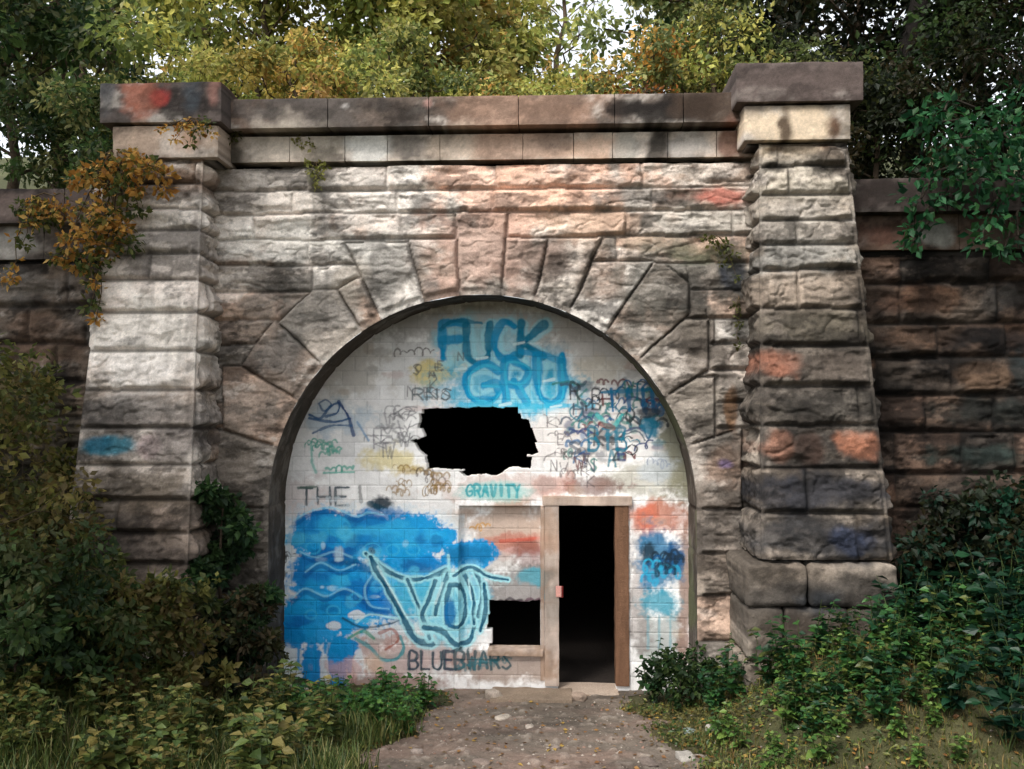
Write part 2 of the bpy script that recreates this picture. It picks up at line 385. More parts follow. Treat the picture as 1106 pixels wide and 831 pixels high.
run_of_stones('frieze', portal, XL, XR, -.05, .6, ZF+.055, Z(145, -.03), BL_COP, [(214, 200, 186), (190, 168, 150)], [X(p, 0) for p in (312, 372, 418, 475, 565, 620, 662, 722, 775)], 81, .004, .006, .004)
mb = MB(); noisy_box(mb, XL, XR, .14, .5, ZF-.03, Z(135, yc)+.02, .04, .004, .004, 5, facade_col(0, [], [(26, 23, 21), (20, 18, 17)], 5)); mb.build('shade_backing', M_plain, portal)
# body of the portal behind the facing (seen only from above or through the arch)
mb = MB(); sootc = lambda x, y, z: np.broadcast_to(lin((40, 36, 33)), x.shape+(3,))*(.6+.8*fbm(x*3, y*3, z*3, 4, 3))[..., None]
LY = np.arange(.9, 16, .25)
path2 = path*(AR+.02)/AR; S2, Y2 = np.meshgrid(np.arange(len(path2)), LY)
lx = ACX+path2[:, 0][S2]; lz = ACZ+path2[:, 1][S2]
tl = empty('tunnel_lining', 'sooty black brick barrel vault running back behind the graffiti wall', 'tunnel', loc=(ACX, 1, 0))
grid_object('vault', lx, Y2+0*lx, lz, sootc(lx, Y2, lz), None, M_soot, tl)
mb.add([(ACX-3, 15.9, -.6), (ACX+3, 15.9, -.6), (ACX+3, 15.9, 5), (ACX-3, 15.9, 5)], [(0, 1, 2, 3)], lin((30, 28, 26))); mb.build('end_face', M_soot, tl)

# ================================================================== PIERS
def pier(name_label, xt, xb_, ptop, rows, blobs, pal, capdef, neckdef, seed, amp, plinth=None, blockpal=None):
    """xt, xb_: (left,right) px at the shaft top and at py=600; rows in px on the battered front"""
    yt, yb = -.38, -.90; zt = Z(ptop, yt); zb = Z(600, yb)
    xl_t, xr_t, xl_b, xr_b = X(xt[0], yt), X(xt[1], yt), X(xb_[0], yb), X(xb_[1], yb)
    fy = lambda z: yt+(yb-yt)*(zt-z)/(zt-zb)
    root = empty('stone_pier', name_label, 'pier', 'battered piers flanking the arch', ((xl_b+xr_b)/2, (yb)/2, 0))
    def zpx(py):
        z = 3.0
        for _ in range(12): z = Z(py, fy(z))
        return z
    zr = sorted([zpx(p) for p in rows]+[-.8]); zmaxv = zt
    c = .015; zs = np.arange(-.5 if plinth is None else zpx(plinth)-.02, zt+.001, c)
    dep = 1.0; wmax = max(xr_t-xl_t, xr_b-xl_b)
    nside = int(1.5/c); nfront = int(wmax/c)
    # perimeter parameter: side depth 0..1, front 1..2, side 2..3
    t = np.concatenate([np.linspace(0, 1, nside, endpoint=False), np.linspace(1, 2, nfront, endpoint=False), np.linspace(2, 3, nside+1)])
    ZZ, TT = np.meshgrid(zs, t, indexing='ij')
    f = (zt-ZZ)/(zt-zb); XLz = xl_t+(xl_b-xl_t)*f; XRz = xr_t+(xr_b-xr_t)*f; FY = fy(ZZ); back = .16
    tf = np.clip(TT-1, 0, 1); onL = TT < 1; onR = TT > 2
    BX = np.where(onL, XLz, np.where(onR, XRz, XLz+(XRz-XLz)*tf))
    BY = np.where(onL, back+(FY-back)*TT, np.where(onR, FY+(back-FY)*(TT-2), FY))
    S = np.where(onL, (TT-1)*(back-FY), np.where(onR, wmax+(TT-2)*(back-FY), tf*wmax))    # arclength, 0 at left corner
    wz = ZZ+.02*(fbm(S*1.5, ZZ*3, seed, 3, seed)-.5)
    ids = rowids(wz, S, zr, seed, 1.0, 2.3, -1.6, wmax+1.6)
    corner = np.minimum(np.abs(S-0), np.abs(S-wmax))
    hh, r3, jm, vv = rockface(ids, S, ZZ, c, seed, amp, .03, .034, 8, np.maximum(corner-.03, 0), np.searchsorted(zr, wz))
    # arris stays dressed: no joint groove along it
    hh = np.where(corner < .035, np.maximum(hh, -.008), hh); jj = jm
    nx = np.where(onL, -1, np.where(onR, 1, 0)); ny = np.where(onL | onR, 0, -1)
    GX, GY = BX+nx*hh, BY+ny*hh
    C = blocktone(r3, blockpal or pal)
    C = weather(C, S, ZZ, seed, .8, BX, ZZ)
    C = stains(C, BX, ZZ, [q[:5]+(q[5]*.88,) for q in blobs], (yt+yb)/2, seed)*(.72+.5*r3[1])[..., None]
    C = weather(C, S, ZZ, seed+30, .7, BX, ZZ, 0); C = C*(1-.5*jj)[..., None]
    grid_object('shaft', GX, GY, ZZ, C, None, M_stone, root)
    fc = facade_col(yt, blobs, pal[:2], seed)
    fd = facade_col(yt, [], [(34, 30, 27), (26, 24, 22)], seed)  # near-black, paints the shade below cap and neck stone
    mb = MB(); n0, n1, n2, n3 = neckdef; yn = yt-.07
    noisy_box(mb, X(n0, yn), X(n1, yn), yn, .2, Z(n3, yn), Z(n2, yn), .025, .006, .01, seed, fc, .006); mb.build('neck_stone', M_plain, root)
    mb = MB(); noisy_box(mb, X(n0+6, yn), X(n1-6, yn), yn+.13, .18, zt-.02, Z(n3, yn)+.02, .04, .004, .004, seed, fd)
    noisy_box(mb, X(n0+5, yn), X(n1-5, yn), yn+.12, .18, Z(n2, yn)-.02, Z(capdef[3], yn-.06)+.03, .04, .004, .004, seed, fd); mb.build('shade_recess', M_plain, root)
    mb = MB(); a, b, c_, d_ = capdef; yq = yn-.06
    noisy_box(mb, X(a, yq), X(b, yq), yq, .4, Z(d_, yq), Z(c_, yq), .025, .007, .014, seed+2, facade_col(yq, blobs, [(104, 92, 88), (92, 84, 80)], seed), .006); mb.build('cap', M_plain, root)
    if plinth:
        mb = MB(); yp = yb-.12
        z1 = Z(608, yp); z2 = Z(655, yp)
        for i_, (pa_, pb_) in enumerate(((803, 872), (872, 971))): noisy_box(mb, X(pa_, yp)+.003, X(pb_, yp)-.003, yp, .1, z2+.006, z1, .022, .022, .07, seed+4+i_, fc, .035)
        mb.build('plinth', M_stone, root)
        mb = MB(); z3 = Z(714, yp)
        for i_, (pa_, pb_) in enumerate(((806, 846), (846, 915), (915, 972))): noisy_box(mb, X(pa_, yp)+.003, X(pb_, yp)-.003, yp+.03, .1, z3+.006, z2-.006, .022, .018, .04, seed+7+i_, fc, .03)
        noisy_box(mb, X(802, yp), X(974, yp), yp, .1, -.3, z3-.004, .03, .018, .04, seed+15, fc, .03); mb.build('footing', M_stone, root)
    return root, fy
BL_PL = [(150, 105, 28, 30, (176, 112, 92), .9), (175, 105, 14, 12, (170, 60, 56), .7), (207, 108, 16, 26, (66, 72, 78), .85), (230, 105, 10, 20, (150, 110, 100), .7), (115, 105, 14, 30, (96, 96, 98), .8),
    (155, 148, 34, 20, (205, 180, 160), .85), (205, 150, 18, 20, (170, 130, 100), .7), (190, 190, 60, 20, (120, 96, 80), .7), (200, 240, 55, 44, (232, 222, 212), .95), (180, 300, 70, 60, (220, 208, 198), .9), (165, 365, 75, 50, (228, 220, 210), .95),
    (150, 400, 70, 26, (226, 218, 210), .9), (150, 445, 70, 18, (130, 124, 120), .7), (122, 483, 30, 10, (40, 150, 176), .95), (110, 480, 14, 8, (20, 120, 160), .6), (165, 484, 12, 14, (186, 160, 158), .8), (190, 485, 30, 20, (112, 104, 100), .8), (140, 530, 80, 30, (104, 92, 78), .85),
    (150, 590, 80, 34, (84, 76, 70), .85), (190, 625, 14, 16, (180, 170, 158), .8), (120, 660, 90, 50, (70, 64, 56), .8)]
pier('left battered sandstone pier with orange creeper on its cap and a turquoise paint patch', (119, 217), (73, 205), 168,
    [170, 195, 222, 246, 272, 300, 336, 378, 421, 463, 503, 541, 578, 612, 655, 700, 745], BL_PL, [(196, 180, 166), (172, 152, 136), (205, 192, 180), (180, 168, 158)],
    (103, 236, 83, 127), (118, 233, 131, 166), 101, .055)
BL_PR = [(865, 95, 90, 30, (96, 84, 80), .8), (862, 138, 60, 22, (216, 196, 170), .9), (846, 138, 8, 20, (60, 44, 32), .9), (900, 138, 10, 20, (84, 56, 38), .9),
    (862, 175, 60, 14, (150, 142, 130), .8), (840, 176, 12, 5, (20, 18, 16), .9), (890, 176, 12, 5, (20, 18, 16), .9), (862, 200, 55, 20, (196, 186, 170), .8), (862, 230, 55, 40, (164, 156, 146), .8), (865, 280, 60, 20, (158, 156, 150), .75),
    (870, 312, 60, 20, (176, 160, 144), .8), (880, 355, 60, 20, (110, 102, 88), .85), (838, 397, 26, 22, (172, 112, 88), .9), (900, 397, 40, 20, (84, 74, 66), .85), (880, 438, 70, 18, (66, 62, 56), .85),
    (838, 484, 16, 18, (170, 120, 98), .9), (870, 484, 16, 18, (96, 70, 58), .9), (924, 484, 26, 18, (182, 120, 92), .92), (885, 528, 80, 22, (44, 48, 58), .9), (885, 578, 80, 22, (64, 66, 70), .85), (910, 578, 20, 16, (24, 52, 92), .75),
    (885, 632, 90, 22, (92, 86, 80), .85), (870, 640, 20, 14, (40, 54, 66), .6), (885, 685, 90, 30, (84, 72, 64), .85), (930, 680, 24, 14, (110, 64, 48), .6)]
BL_PR = [q[:4]+(tuple(v*(.80 if q[1] > 340 else 1) for v in q[4]),)+q[5:] for q in BL_PR]
pier('right battered sandstone pier with plain grey cap and two orange blocks', (822, 918), (821, 962), 158,
    [160, 183, 213, 240, 266, 293, 335, 374, 417, 460, 505, 553, 606], BL_PR, [(176, 164, 150), (120, 108, 96), (150, 138, 126), (100, 92, 84)],
    (798, 937, 72, 114), (806, 922, 118, 155), 202, .06, plinth=600)

# ================================================================== RETAINING WALLS
def retaining(label, xa, xb, ctop, cbot, fbot, rows, blobs, pal, cpal, seed, cj):
    Y0 = .16; c = .018
    root = empty('retaining_wall', label, 'wall', 'lower walls beside the portal', ((xa+xb)/2, Y0, 0))
    pxm = 60 if xa < -6 else 1000
    zz = lambda p: Z(p, Y0, pxm)
    xs = np.arange(xa, xb, c); zs = np.arange(-.4, zz(fbot), c); ZZ, XX = np.meshgrid(zs, xs, indexing='ij')
    wz = ZZ+.03*(fbm(XX*1.2, ZZ*3, seed, 3, seed)-.5)
    ids = rowids(wz, XX, sorted([zz(p) for p in rows]+[-.6]), seed, .5, 1.1)
    h, r3, jm, vv = rockface(ids, XX, ZZ, c, seed, .06, .03, .045, 6, None, np.searchsorted(sorted([zz(p) for p in rows]+[-.6]), wz))
    C = blocktone(r3, pal); C = weather(C, XX, ZZ, seed, 1.0); C = stains(C, XX, ZZ, blobs, Y0, seed)*(.7+.5*r3[1])[..., None]; C = weather(C, XX, ZZ, seed+30, .7, None, None, 0)*(1-.5*jm)[..., None]*.8
    grid_object('masonry', XX, Y0-h, ZZ, C, None, M_stone, root)
    mbj = MB(); noisy_box(mbj, xa, xb, Y0+.03, Y0+.4, zz(fbot)-.25, zz(cbot)+.02, .08, .003, .004, seed, facade_col(Y0, [], [(30, 27, 25), (24, 22, 20)], seed)); mbj.build('shade_backing', M_plain, root)  # near-black backing closes the gap under the frieze
    run_of_stones('frieze', root, xa, xb, Y0-.06, Y0+.3, zz(fbot)+.03, zz(cbot)+.02, blobs, cpal, cj(Y0), seed, .006, .008, .008, Y0)
    run_of_stones('coping', root, xa, xb, Y0-.2, Y0+.5, zz(cbot)-.01, zz(ctop), blobs, [(104, 92, 88), (84, 74, 70)], [v+.3 for v in cj(Y0)], seed+9, .008, .015, .008, Y0)
    return root
BL_RL = [(40, 228, 80, 16, (120, 104, 98), .7), (20, 265, 40, 16, (160, 156, 150), .8), (70, 262, 24, 16, (110, 100, 94), .7), (30, 310, 60, 20, (140, 134, 128), .6), (50, 370, 60, 30, (124, 100, 84), .6), (30, 480, 80, 80, (80, 74, 58), .6)]
retaining('low rough stone wall left of the portal, half hidden by orange leaves and shrubs', -9.5, X(118, .16), 208, 244, 284, [285, 331, 372, 412, 450, 490, 530, 570, 615, 660, 700], BL_RL,
    [(150, 140, 130), (128, 112, 98), (140, 122, 106), (110, 98, 88)], [(150, 142, 136), (120, 108, 100)], 301, lambda Y0: [X(p, Y0) for p in (-240, -120, -30, 48)])
BL_RR = [(1000, 215, 120, 18, (62, 52, 48), .8), (950, 255, 30, 16, (96, 66, 54), .85), (1012, 256, 20, 16, (150, 150, 144), .9), (1070, 256, 40, 14, (84, 70, 62), .6), (1000, 325, 40, 18, (130, 96, 74), .7), (960, 330, 20, 16, (140, 104, 84), .7),
    (1080, 325, 20, 18, (120, 116, 112), .6), (1070, 365, 40, 16, (40, 36, 36), .85), (980, 365, 40, 14, (110, 84, 66), .7), (1060, 405, 36, 14, (140, 112, 90), .8), (1100, 400, 12, 16, (50, 62, 64), .8), (960, 405, 20, 16, (70, 62, 54), .7),
    (1075, 445, 50, 16, (60, 66, 62), .7), (1060, 490, 50, 14, (70, 90, 84), .7), (1060, 525, 60, 12, (116, 104, 94), .6), (1050, 600, 120, 50, (60, 56, 50), .7)]
BL_RR = [q[:4]+(tuple(v*.82 for v in q[4]),)+q[5:] for q in BL_RR]
retaining('low rough reddish stone wall right of the portal under overhanging branches', X(912, .16), 9.5, 197, 232, 274, [276, 305, 349, 386, 427, 467, 511, 548, 590, 632, 675, 715], BL_RR,
    [(132, 106, 90), (112, 92, 78), (98, 86, 76), (78, 68, 60), (140, 108, 88)], [(110, 88, 76), (90, 74, 64)], 401, lambda Y0: [X(p, Y0) for p in (988, 1036, 1130, 1210, 1300)])

# ================================================================== INFILL WALL WITH GRAFFITI
YI = .64
infill = empty('graffiti_wall', 'whitewashed block wall closing the arch, covered in blue graffiti, with a broken hole', 'wall', loc=(ACX, YI, 0))
c = .0072
xs = np.arange(ACX-AR-.03, ACX+AR+.03, c); zs = np.arange(-.25, ACZ+AR+.04, c)
ZZ, XX = np.meshgrid(zs, xs, indexing='ij')
PX, PY = px_of(XX, YI+0*XX, ZZ)
H_, W_ = PX.shape
n_lo = fbm(XX*1.5, ZZ*1.5, 2, 5, 41); n_md = fbm(XX*6, ZZ*6, 4, 4, 42); n_hi = fbm(XX*30, ZZ*30, 6, 3, 43)
bw, bh = .29, .165
rowi = np.floor(ZZ/bh); u = (XX+(rowi % 2)*bw/2)/bw; coli = np.floor(u)
ju = np.minimum(u-coli, 1-(u-coli))*bw; jv = np.minimum(ZZ/bh-rowi, 1-(ZZ/bh-rowi))*bh
jd = np.minimum(ju, jv)+.004*(n_hi-.5); bt = _h(coli, rowi, rowi*0, 7)
CV = np.broadcast_to(lin((248, 246, 244)), PX.shape+(3,))*(.84+.2*bt)[..., None]*(.84+.26*n_md)[..., None]
def blob(px, py, rx, ry, rgb, st, rag=1.4, soft=.7):
    global CV
    d = np.sqrt(((PX-px)/rx)**2+((PY-py)/ry)**2)
    m = ss(1+soft*.5, 1-soft*.5, d+(n_md-.5)*rag+(n_hi-.5)*.5)*st
    CV = CV*(1-m[..., None])+lin(rgb)*m[..., None]
def stroke(pts, wd, rgb, st=1.0, soft=.35, drip=False):
    global CV
    pts = np.asarray(pts, float); x0, y0 = pts.min(0)-wd*2; x1, y1 = pts.max(0)+wd*2
    # rows go up: py falls with the row number
    rows = np.where((PY[:, W_//2] > y0-6) & (PY[:, W_//2] < y1+6))[0]; cols = np.where((PX[H_//2] > x0-6) & (PX[H_//2] < x1+6))[0]
    if len(rows) == 0 or len(cols) == 0: return
    s = (slice(rows[0], rows[-1]+1), slice(cols[0], cols[-1]+1))
    px, py = PX[s], PY[s]; D = np.full(px.shape, 1e9)
    for a, b in zip(pts[:-1], pts[1:]):
        d = b-a; L2 = max(d@d, 1e-6); t = np.clip(((px-a[0])*d[0]+(py-a[1])*d[1])/L2, 0, 1)
        D = np.minimum(D, np.hypot(px-a[0]-t*d[0], py-a[1]-t*d[1]))
    m = ss(wd/2*(1+soft), wd/2*(1-soft), D+(n_hi[s]-.5)*1.2+(n_md[s]-.5)*wd*.7)*st*(.72+.5*n_md[s])
    m = np.clip(np.maximum(m, .16*ss(wd*1.5, wd*.4, D)*st*(n_hi[s] > .45)), 0, 1)
    CV[s] = CV[s]*(1-m[..., None])+lin(rgb)*m[..., None]
def curve(pts, n=8):
    p = np.asarray(pts, float); q = np.vstack([2*p[0]-p[1], p, 2*p[-1]-p[-2]]); out = []
    for i in range(1, len(q)-2):
        for t in np.linspace(0, 1, n, endpoint=False):
            out.append(.5*((2*q[i])+(q[i+1]-q[i-1])*t+(2*q[i-1]-5*q[i]+4*q[i+1]-q[i+2])*t*t+(3*q[i]-q[i-1]-3*q[i+1]+q[i+2])*t**3))
    out.append(p[-1]); return np.array(out)
GL = {'F': [[(0, 1), (0, 0), (1, 0)], [(0, .48), (.75, .48)]], 'U': [[(0, 0), (0, .75), (.3, 1), (.7, 1), (1, .75), (1, 0)]], 'C': [[(1, .12), (.6, 0), (.15, .2), (0, .5), (.15, .85), (.6, 1), (1, .85)]],
    'K': [[(0, 0), (0, 1)], [(.95, 0), (.05, .55), (1, 1)]], 'G': [[(1, .15), (.6, 0), (.15, .2), (0, .5), (.15, .85), (.6, 1), (1, .85), (1, .55), (.55, .55)]], 'R': [[(0, 1), (0, 0), (.7, 0), (1, .25), (.7, .5), (0, .5)], [(.45, .5), (1, 1)]],
    'T': [[(0, 0), (1, 0)], [(.5, 0), (.5, 1)]], 'H': [[(0, 0), (0, 1)], [(1, 0), (1, 1)], [(0, .5), (1, .5)]], 'E': [[(1, 0), (0, 0), (0, 1), (1, 1)], [(0, .5), (.8, .5)]], 'B': [[(0, 1), (0, 0), (.8, .05), (.9, .25), (.7, .48), (0, .5)], [(.7, .5), (1, .72), (.8, .98), (0, 1)]],
    'L': [[(0, 0), (0, 1), (1, 1)]], 'S': [[(1, .12), (.5, 0), (.05, .22), (.5, .5), (.95, .75), (.5, 1), (0, .88)]], 'A': [[(0, 1), (.5, 0), (1, 1)], [(.2, .62), (.8, .62)]], 'W': [[(0, 0), (.25, 1), (.5, .3), (.75, 1), (1, 0)]], 'I': [[(.5, 0), (.5, 1)]],
    'V': [[(0, 0), (.5, 1), (1, 0)]], 'Y': [[(0, 0), (.5, .5), (1, 0)], [(.5, .5), (.5, 1)]], 'O': [[(.5, 0), (0, .3), (0, .7), (.5, 1), (1, .7), (1, .3), (.5, 0)]], 'N': [[(0, 1), (0, 0), (1, 1), (1, 0)]], 'Z': [[(0, 0), (1, 0), (0, 1), (1, 1)]]}
def letter(ch, x, y, w_, h_, wd, rgb, st=1.0, soft=.35, sl=0.0):
    for s in GL[ch]:
        p = [(x+a*w_-sl*(b-.5)*h_+rg.normal()*w_*.045, y+b*h_+rg.normal()*h_*.03) for a, b in s]
        stroke(curve(p, 5) if len(p) > 2 and ch not in 'FEHTLZNWK' else p, wd*rg.uniform(.85, 1.15), rgb, st, soft)
def text(s, x, y, w_, h_, gap, wd, rgb, st=1.0, sl=0.0):
    for k, ch in enumerate(s):
        if ch != ' ': letter(ch, x+k*(w_+gap), y, w_, h_, wd, rgb, st, .35, sl)
rg = np.random.RandomState(77)
def scrawl(cx, cy, w_, h_, rgb, wd=1.4, n=9, st=.8):
    """looping spray handwriting"""
    t = np.linspace(0, 1, n*7); ph = rg.rand()*6.28; k = n*.5*6.28; r_ = h_*.5*(.55+.45*np.sin(t*9+ph)*.8)
    x = cx-w_/2+w_*t+r_*.55*np.cos(k*t+ph)+rg.uniform(-1, 1)*3*np.sin(t*5); y = cy+r_*np.sin(k*t+ph)+rg.uniform(-.25, .25)*h_*(t-.5)*2
    stroke(np.stack([x, y], 1), wd, rgb, st)
# the ground coat: first blob paints arch shade, the rest weather, bare brick, damp
blob(520, 350, 130, 20, (150, 144, 136), .6, 1.1); blob(640, 375, 60, 24, (176, 168, 158), .5); blob(380, 400, 40, 30, (206, 196, 182), .5)
blob(735, 490, 26, 70, (104, 104, 76), .85, 1.2); blob(700, 520, 50, 20, (150, 146, 120), .55); blob(640, 400, 30, 14, (214, 204, 186), .6)
blob(620, 470, 60, 40, (214, 202, 196), .4); blob(560, 527, 90, 14, (204, 172, 160), .5); blob(640, 527, 34, 12, (112, 76, 68), .7); blob(600, 525, 20, 14, (186, 120, 100), .5)
blob(545, 570, 50, 26, (190, 160, 138), .8); blob(560, 590, 40, 12, (186, 92, 70), .6); blob(530, 608, 28, 10, (206, 200, 194), .8); blob(570, 600, 18, 14, (120, 66, 56), .6); blob(558, 635, 40, 22, (126, 118, 114), .8)
blob(545, 718, 60, 18, (156, 132, 116), .8); blob(440, 710, 60, 24, (186, 150, 142), .7); blob(410, 690, 30, 14, (160, 100, 84), .6); blob(370, 700, 60, 30, (206, 178, 172), .6)
blob(710, 560, 34, 20, (196, 128, 104), .8); blob(700, 560, 12, 16, (204, 96, 62), .7); blob(730, 560, 20, 24, (180, 120, 100), .5); blob(715, 690, 26, 40, (130, 140, 136), .6); blob(690, 640, 14, 60, (136, 122, 116), .6); blob(740, 650, 8, 90, (140, 104, 86), .8)
blob(330, 600, 24, 50, (206, 198, 196), .6); blob(330, 540, 30, 26, (208, 190, 186), .5)
blob(322, 742, 40, 8, (140, 84, 72), .8, .8); blob(420, 738, 60, 8, (150, 110, 96), .8, .8)
for _ in range(70):
    x, y = rg.uniform(310, 735), rg.uniform(350, 730)
    blob(x, y, rg.uniform(4, 14), rg.uniform(3, 8), [(190, 170, 150), (150, 146, 142), (180, 188, 184), (196, 160, 150)][rg.randint(4)], .35)
# yellow haze
blob(470, 402, 24, 14, (224, 204, 120), .8); blob(425, 498, 26, 13, (222, 206, 142), .75); blob(440, 508, 12, 6, (190, 160, 70), .6); blob(497, 398, 14, 16, (226, 200, 120), .5)
# turquoise piece at the top
T1, T2, T3 = (0, 150, 204), (60, 190, 226), (0, 122, 158)
blob(545, 420, 70, 30, (70, 180, 214), .9, .9); blob(520, 372, 46, 24, (120, 200, 222), .6, 1.0); blob(560, 400, 40, 18, (30, 150, 196), .8, 1.2); blob(598, 410, 20, 34, (60, 170, 206), .7, 1.0); blob(510, 365, 36, 22, (170, 214, 224), .5); blob(575, 430, 30, 14, T2, .7)
HALO = [('F', 479, 350, 22, 36), ('U', 505, 350, 22, 40), ('C', 534, 348, 22, 40), ('K', 562, 350, 26, 36), ('G', 502, 394, 36, 40), ('R', 546, 392, 24, 42), ('U', 580, 384, 26, 50)]
for ch, x, y, w_, h_ in HALO: letter(ch, x+2, y+2, w_, h_, 15, (168, 228, 240), .8, .3)
for ch, x, y, w_, h_ in (('F', 479, 350, 22, 36), ('U', 505, 350, 22, 40), ('C', 534, 348, 22, 40), ('K', 562, 350, 26, 36)): letter(ch, x, y, w_, h_, 9, T1 if ch in 'FC' else T3, .95, .3)
for ch, x, y, w_, h_ in (('G', 502, 394, 36, 40), ('R', 546, 392, 24, 42), ('U', 580, 384, 26, 50)): letter(ch, x, y, w_, h_, 9, T1, .95, .3); letter(ch, x+2, y+1, w_, h_, 3, T2, .8)
stroke([(498, 437), (560, 439), (640, 438)], 6, T2, .8); stroke([(562, 380), (590, 384), (607, 390)], 7, T1, .8); stroke(curve([(476, 356), (490, 347), (520, 349)]), 4, T3, .8)
for x in (508, 545, 590, 622): stroke([(x, 436), (x+rg.uniform(-1, 1), 448)], 1.6, T2, .7)
for x, y in ((497, 400), (520, 388), (560, 372), (592, 412), (545, 438), (600, 440)): stroke([(x-5, y), (x+6, y-2)], 3, (214, 240, 244), .8)
# tags at the right
TG = [(30, 120, 140), (20, 100, 150), (50, 52, 56), (112, 60, 60), (60, 130, 120), (70, 84, 100), (40, 60, 110)]
for _ in range(40): blob(rg.uniform(615, 712), rg.uniform(412, 500), rg.uniform(3, 9), rg.uniform(2, 7), (TG+[(206, 200, 196), (214, 208, 204), (190, 160, 156)])[rg.randint(10)], .55, 1.6)
for _ in range(44): scrawl(rg.uniform(612, 712), rg.uniform(412, 500), rg.uniform(8, 34), rg.uniform(5, 17), TG[rg.randint(7)], rg.uniform(1.3, 3.2), rg.randint(2, 7), .85)
for _ in range(30):
    x, y = rg.uniform(615, 705), rg.uniform(412, 498); letter('ABEHKNORSTVWYZ'[rg.randint(14)], x, y, rg.uniform(6, 12), rg.uniform(9, 17), rg.uniform(1.6, 3), TG[rg.randint(7)], .85)
for x in (660, 678, 694, 704): stroke([(x, 420), (x+2, 444)], 4, (16, 110, 160), .9)
stroke([(650, 424), (712, 420)], 4, (16, 120, 160), .85); blob(703, 462, 9, 12, (30, 124, 156), .9, .6); blob(700, 446, 12, 5, (50, 60, 70), .8, .6)
text('BTB', 636, 462, 10, 24, 5, 3, (20, 110, 136), .9); stroke(curve([(645, 448), (660, 462), (672, 448)]), 4, (80, 190, 190), .8); stroke([(648, 458), (662, 462)], 5, (120, 50, 36), .8)
blob(712, 505, 18, 22, (196, 204, 210), .7); scrawl(712, 500, 22, 12, (150, 160, 176), 1.4)
for _ in range(9): scrawl(rg.uniform(590, 640), rg.uniform(450, 520), rg.uniform(12, 26), rg.uniform(7, 14), (96, 90, 90), 1.2, rg.randint(2, 6), .65)
for _ in range(10): letter('AEKNRSVY'[rg.randint(8)], rg.uniform(590, 640), rg.uniform(450, 515), rg.uniform(5, 10), rg.uniform(8, 13), 1.4, (100, 92, 92), .7)
# small tags left of the hole and above it
for _ in range(9): scrawl(rg.uniform(405, 452), rg.uniform(440, 485), rg.uniform(12, 28), rg.uniform(8, 16), (122, 120, 122), 1.5, rg.randint(2, 5), .6)
for _ in range(14): letter('AEKNRSVXYW'.replace('X', 'T')[rg.randint(10)], rg.uniform(402, 445), rg.uniform(435, 480), rg.uniform(6, 14), rg.uniform(9, 18), 1.7, (118, 116, 120), .6)
for _ in range(12): letter('ARNESKOT'[rg.randint(8)], rg.uniform(440, 495), rg.uniform(368, 430), rg.uniform(5, 9), rg.uniform(7, 12), 1.3, (104, 100, 98), .65)
scrawl(447, 380, 40, 10, (110, 104, 100), 1.3, 11); text('RNS', 446, 420, 11, 12, 4, 1.5, (84, 96, 100), .8)
for _ in range(14): scrawl(rg.uniform(430, 480), rg.uniform(505, 532), rg.uniform(10, 22), rg.uniform(8, 14), [(96, 84, 78), (150, 120, 70), (120, 90, 88)][rg.randint(3)], 1.4, 7, .7)
# blue handstyle at the left
B1 = (44, 92, 140)
blob(360, 450, 34, 18, (186, 206, 220), .6)
stroke(curve([(334, 448), (346, 452), (356, 440), (366, 436), (364, 446), (352, 450)]), 2.6, B1, .9); stroke(curve([(334, 452), (360, 456), (378, 452)]), 2.6, B1, .9)
stroke(curve([(366, 434), (376, 450), (382, 470)]), 3.2, (28, 66, 120), .9); stroke(curve([(338, 468), (358, 460), (380, 460)]), 2.2, B1, .8); stroke([(386, 456), (398, 476)], 2, (120, 160, 196), .8); stroke(curve([(344, 436), (352, 432), (358, 438), (350, 444), (344, 436)]), 2, B1, .8)
for _ in range(7): scrawl(rg.uniform(338, 366), rg.uniform(476, 490), 16, 8, (90, 176, 156), 1.6, 6, .8)
stroke([(336, 478), (337, 500), (341, 510)], 3, (120, 200, 184), .7); scrawl(368, 506, 30, 7, (70, 170, 150), 2.2, 10, .85); stroke([(350, 511), (382, 510)], 1.8, (80, 180, 160), .8)
text('THE', 324, 527, 14, 19, 5, 2.6, (58, 76, 84), .9); stroke([(322, 527), (342, 526)], 3, (86, 110, 100), .8); stroke([(388, 526), (390, 542)], 4, (110, 110, 110), .7)
blob(412, 545, 12, 9, (34, 50, 62), .95, .6); stroke([(400, 544), (424, 556)], 8, (20, 62, 80), .9)
# teal word above the blocked panel
blob(532, 531, 36, 10, (150, 214, 210), .7, .7)
text('GRAVITY', 504, 524, 6, 12, 2.6, 2.6, (50, 160, 170), .9)
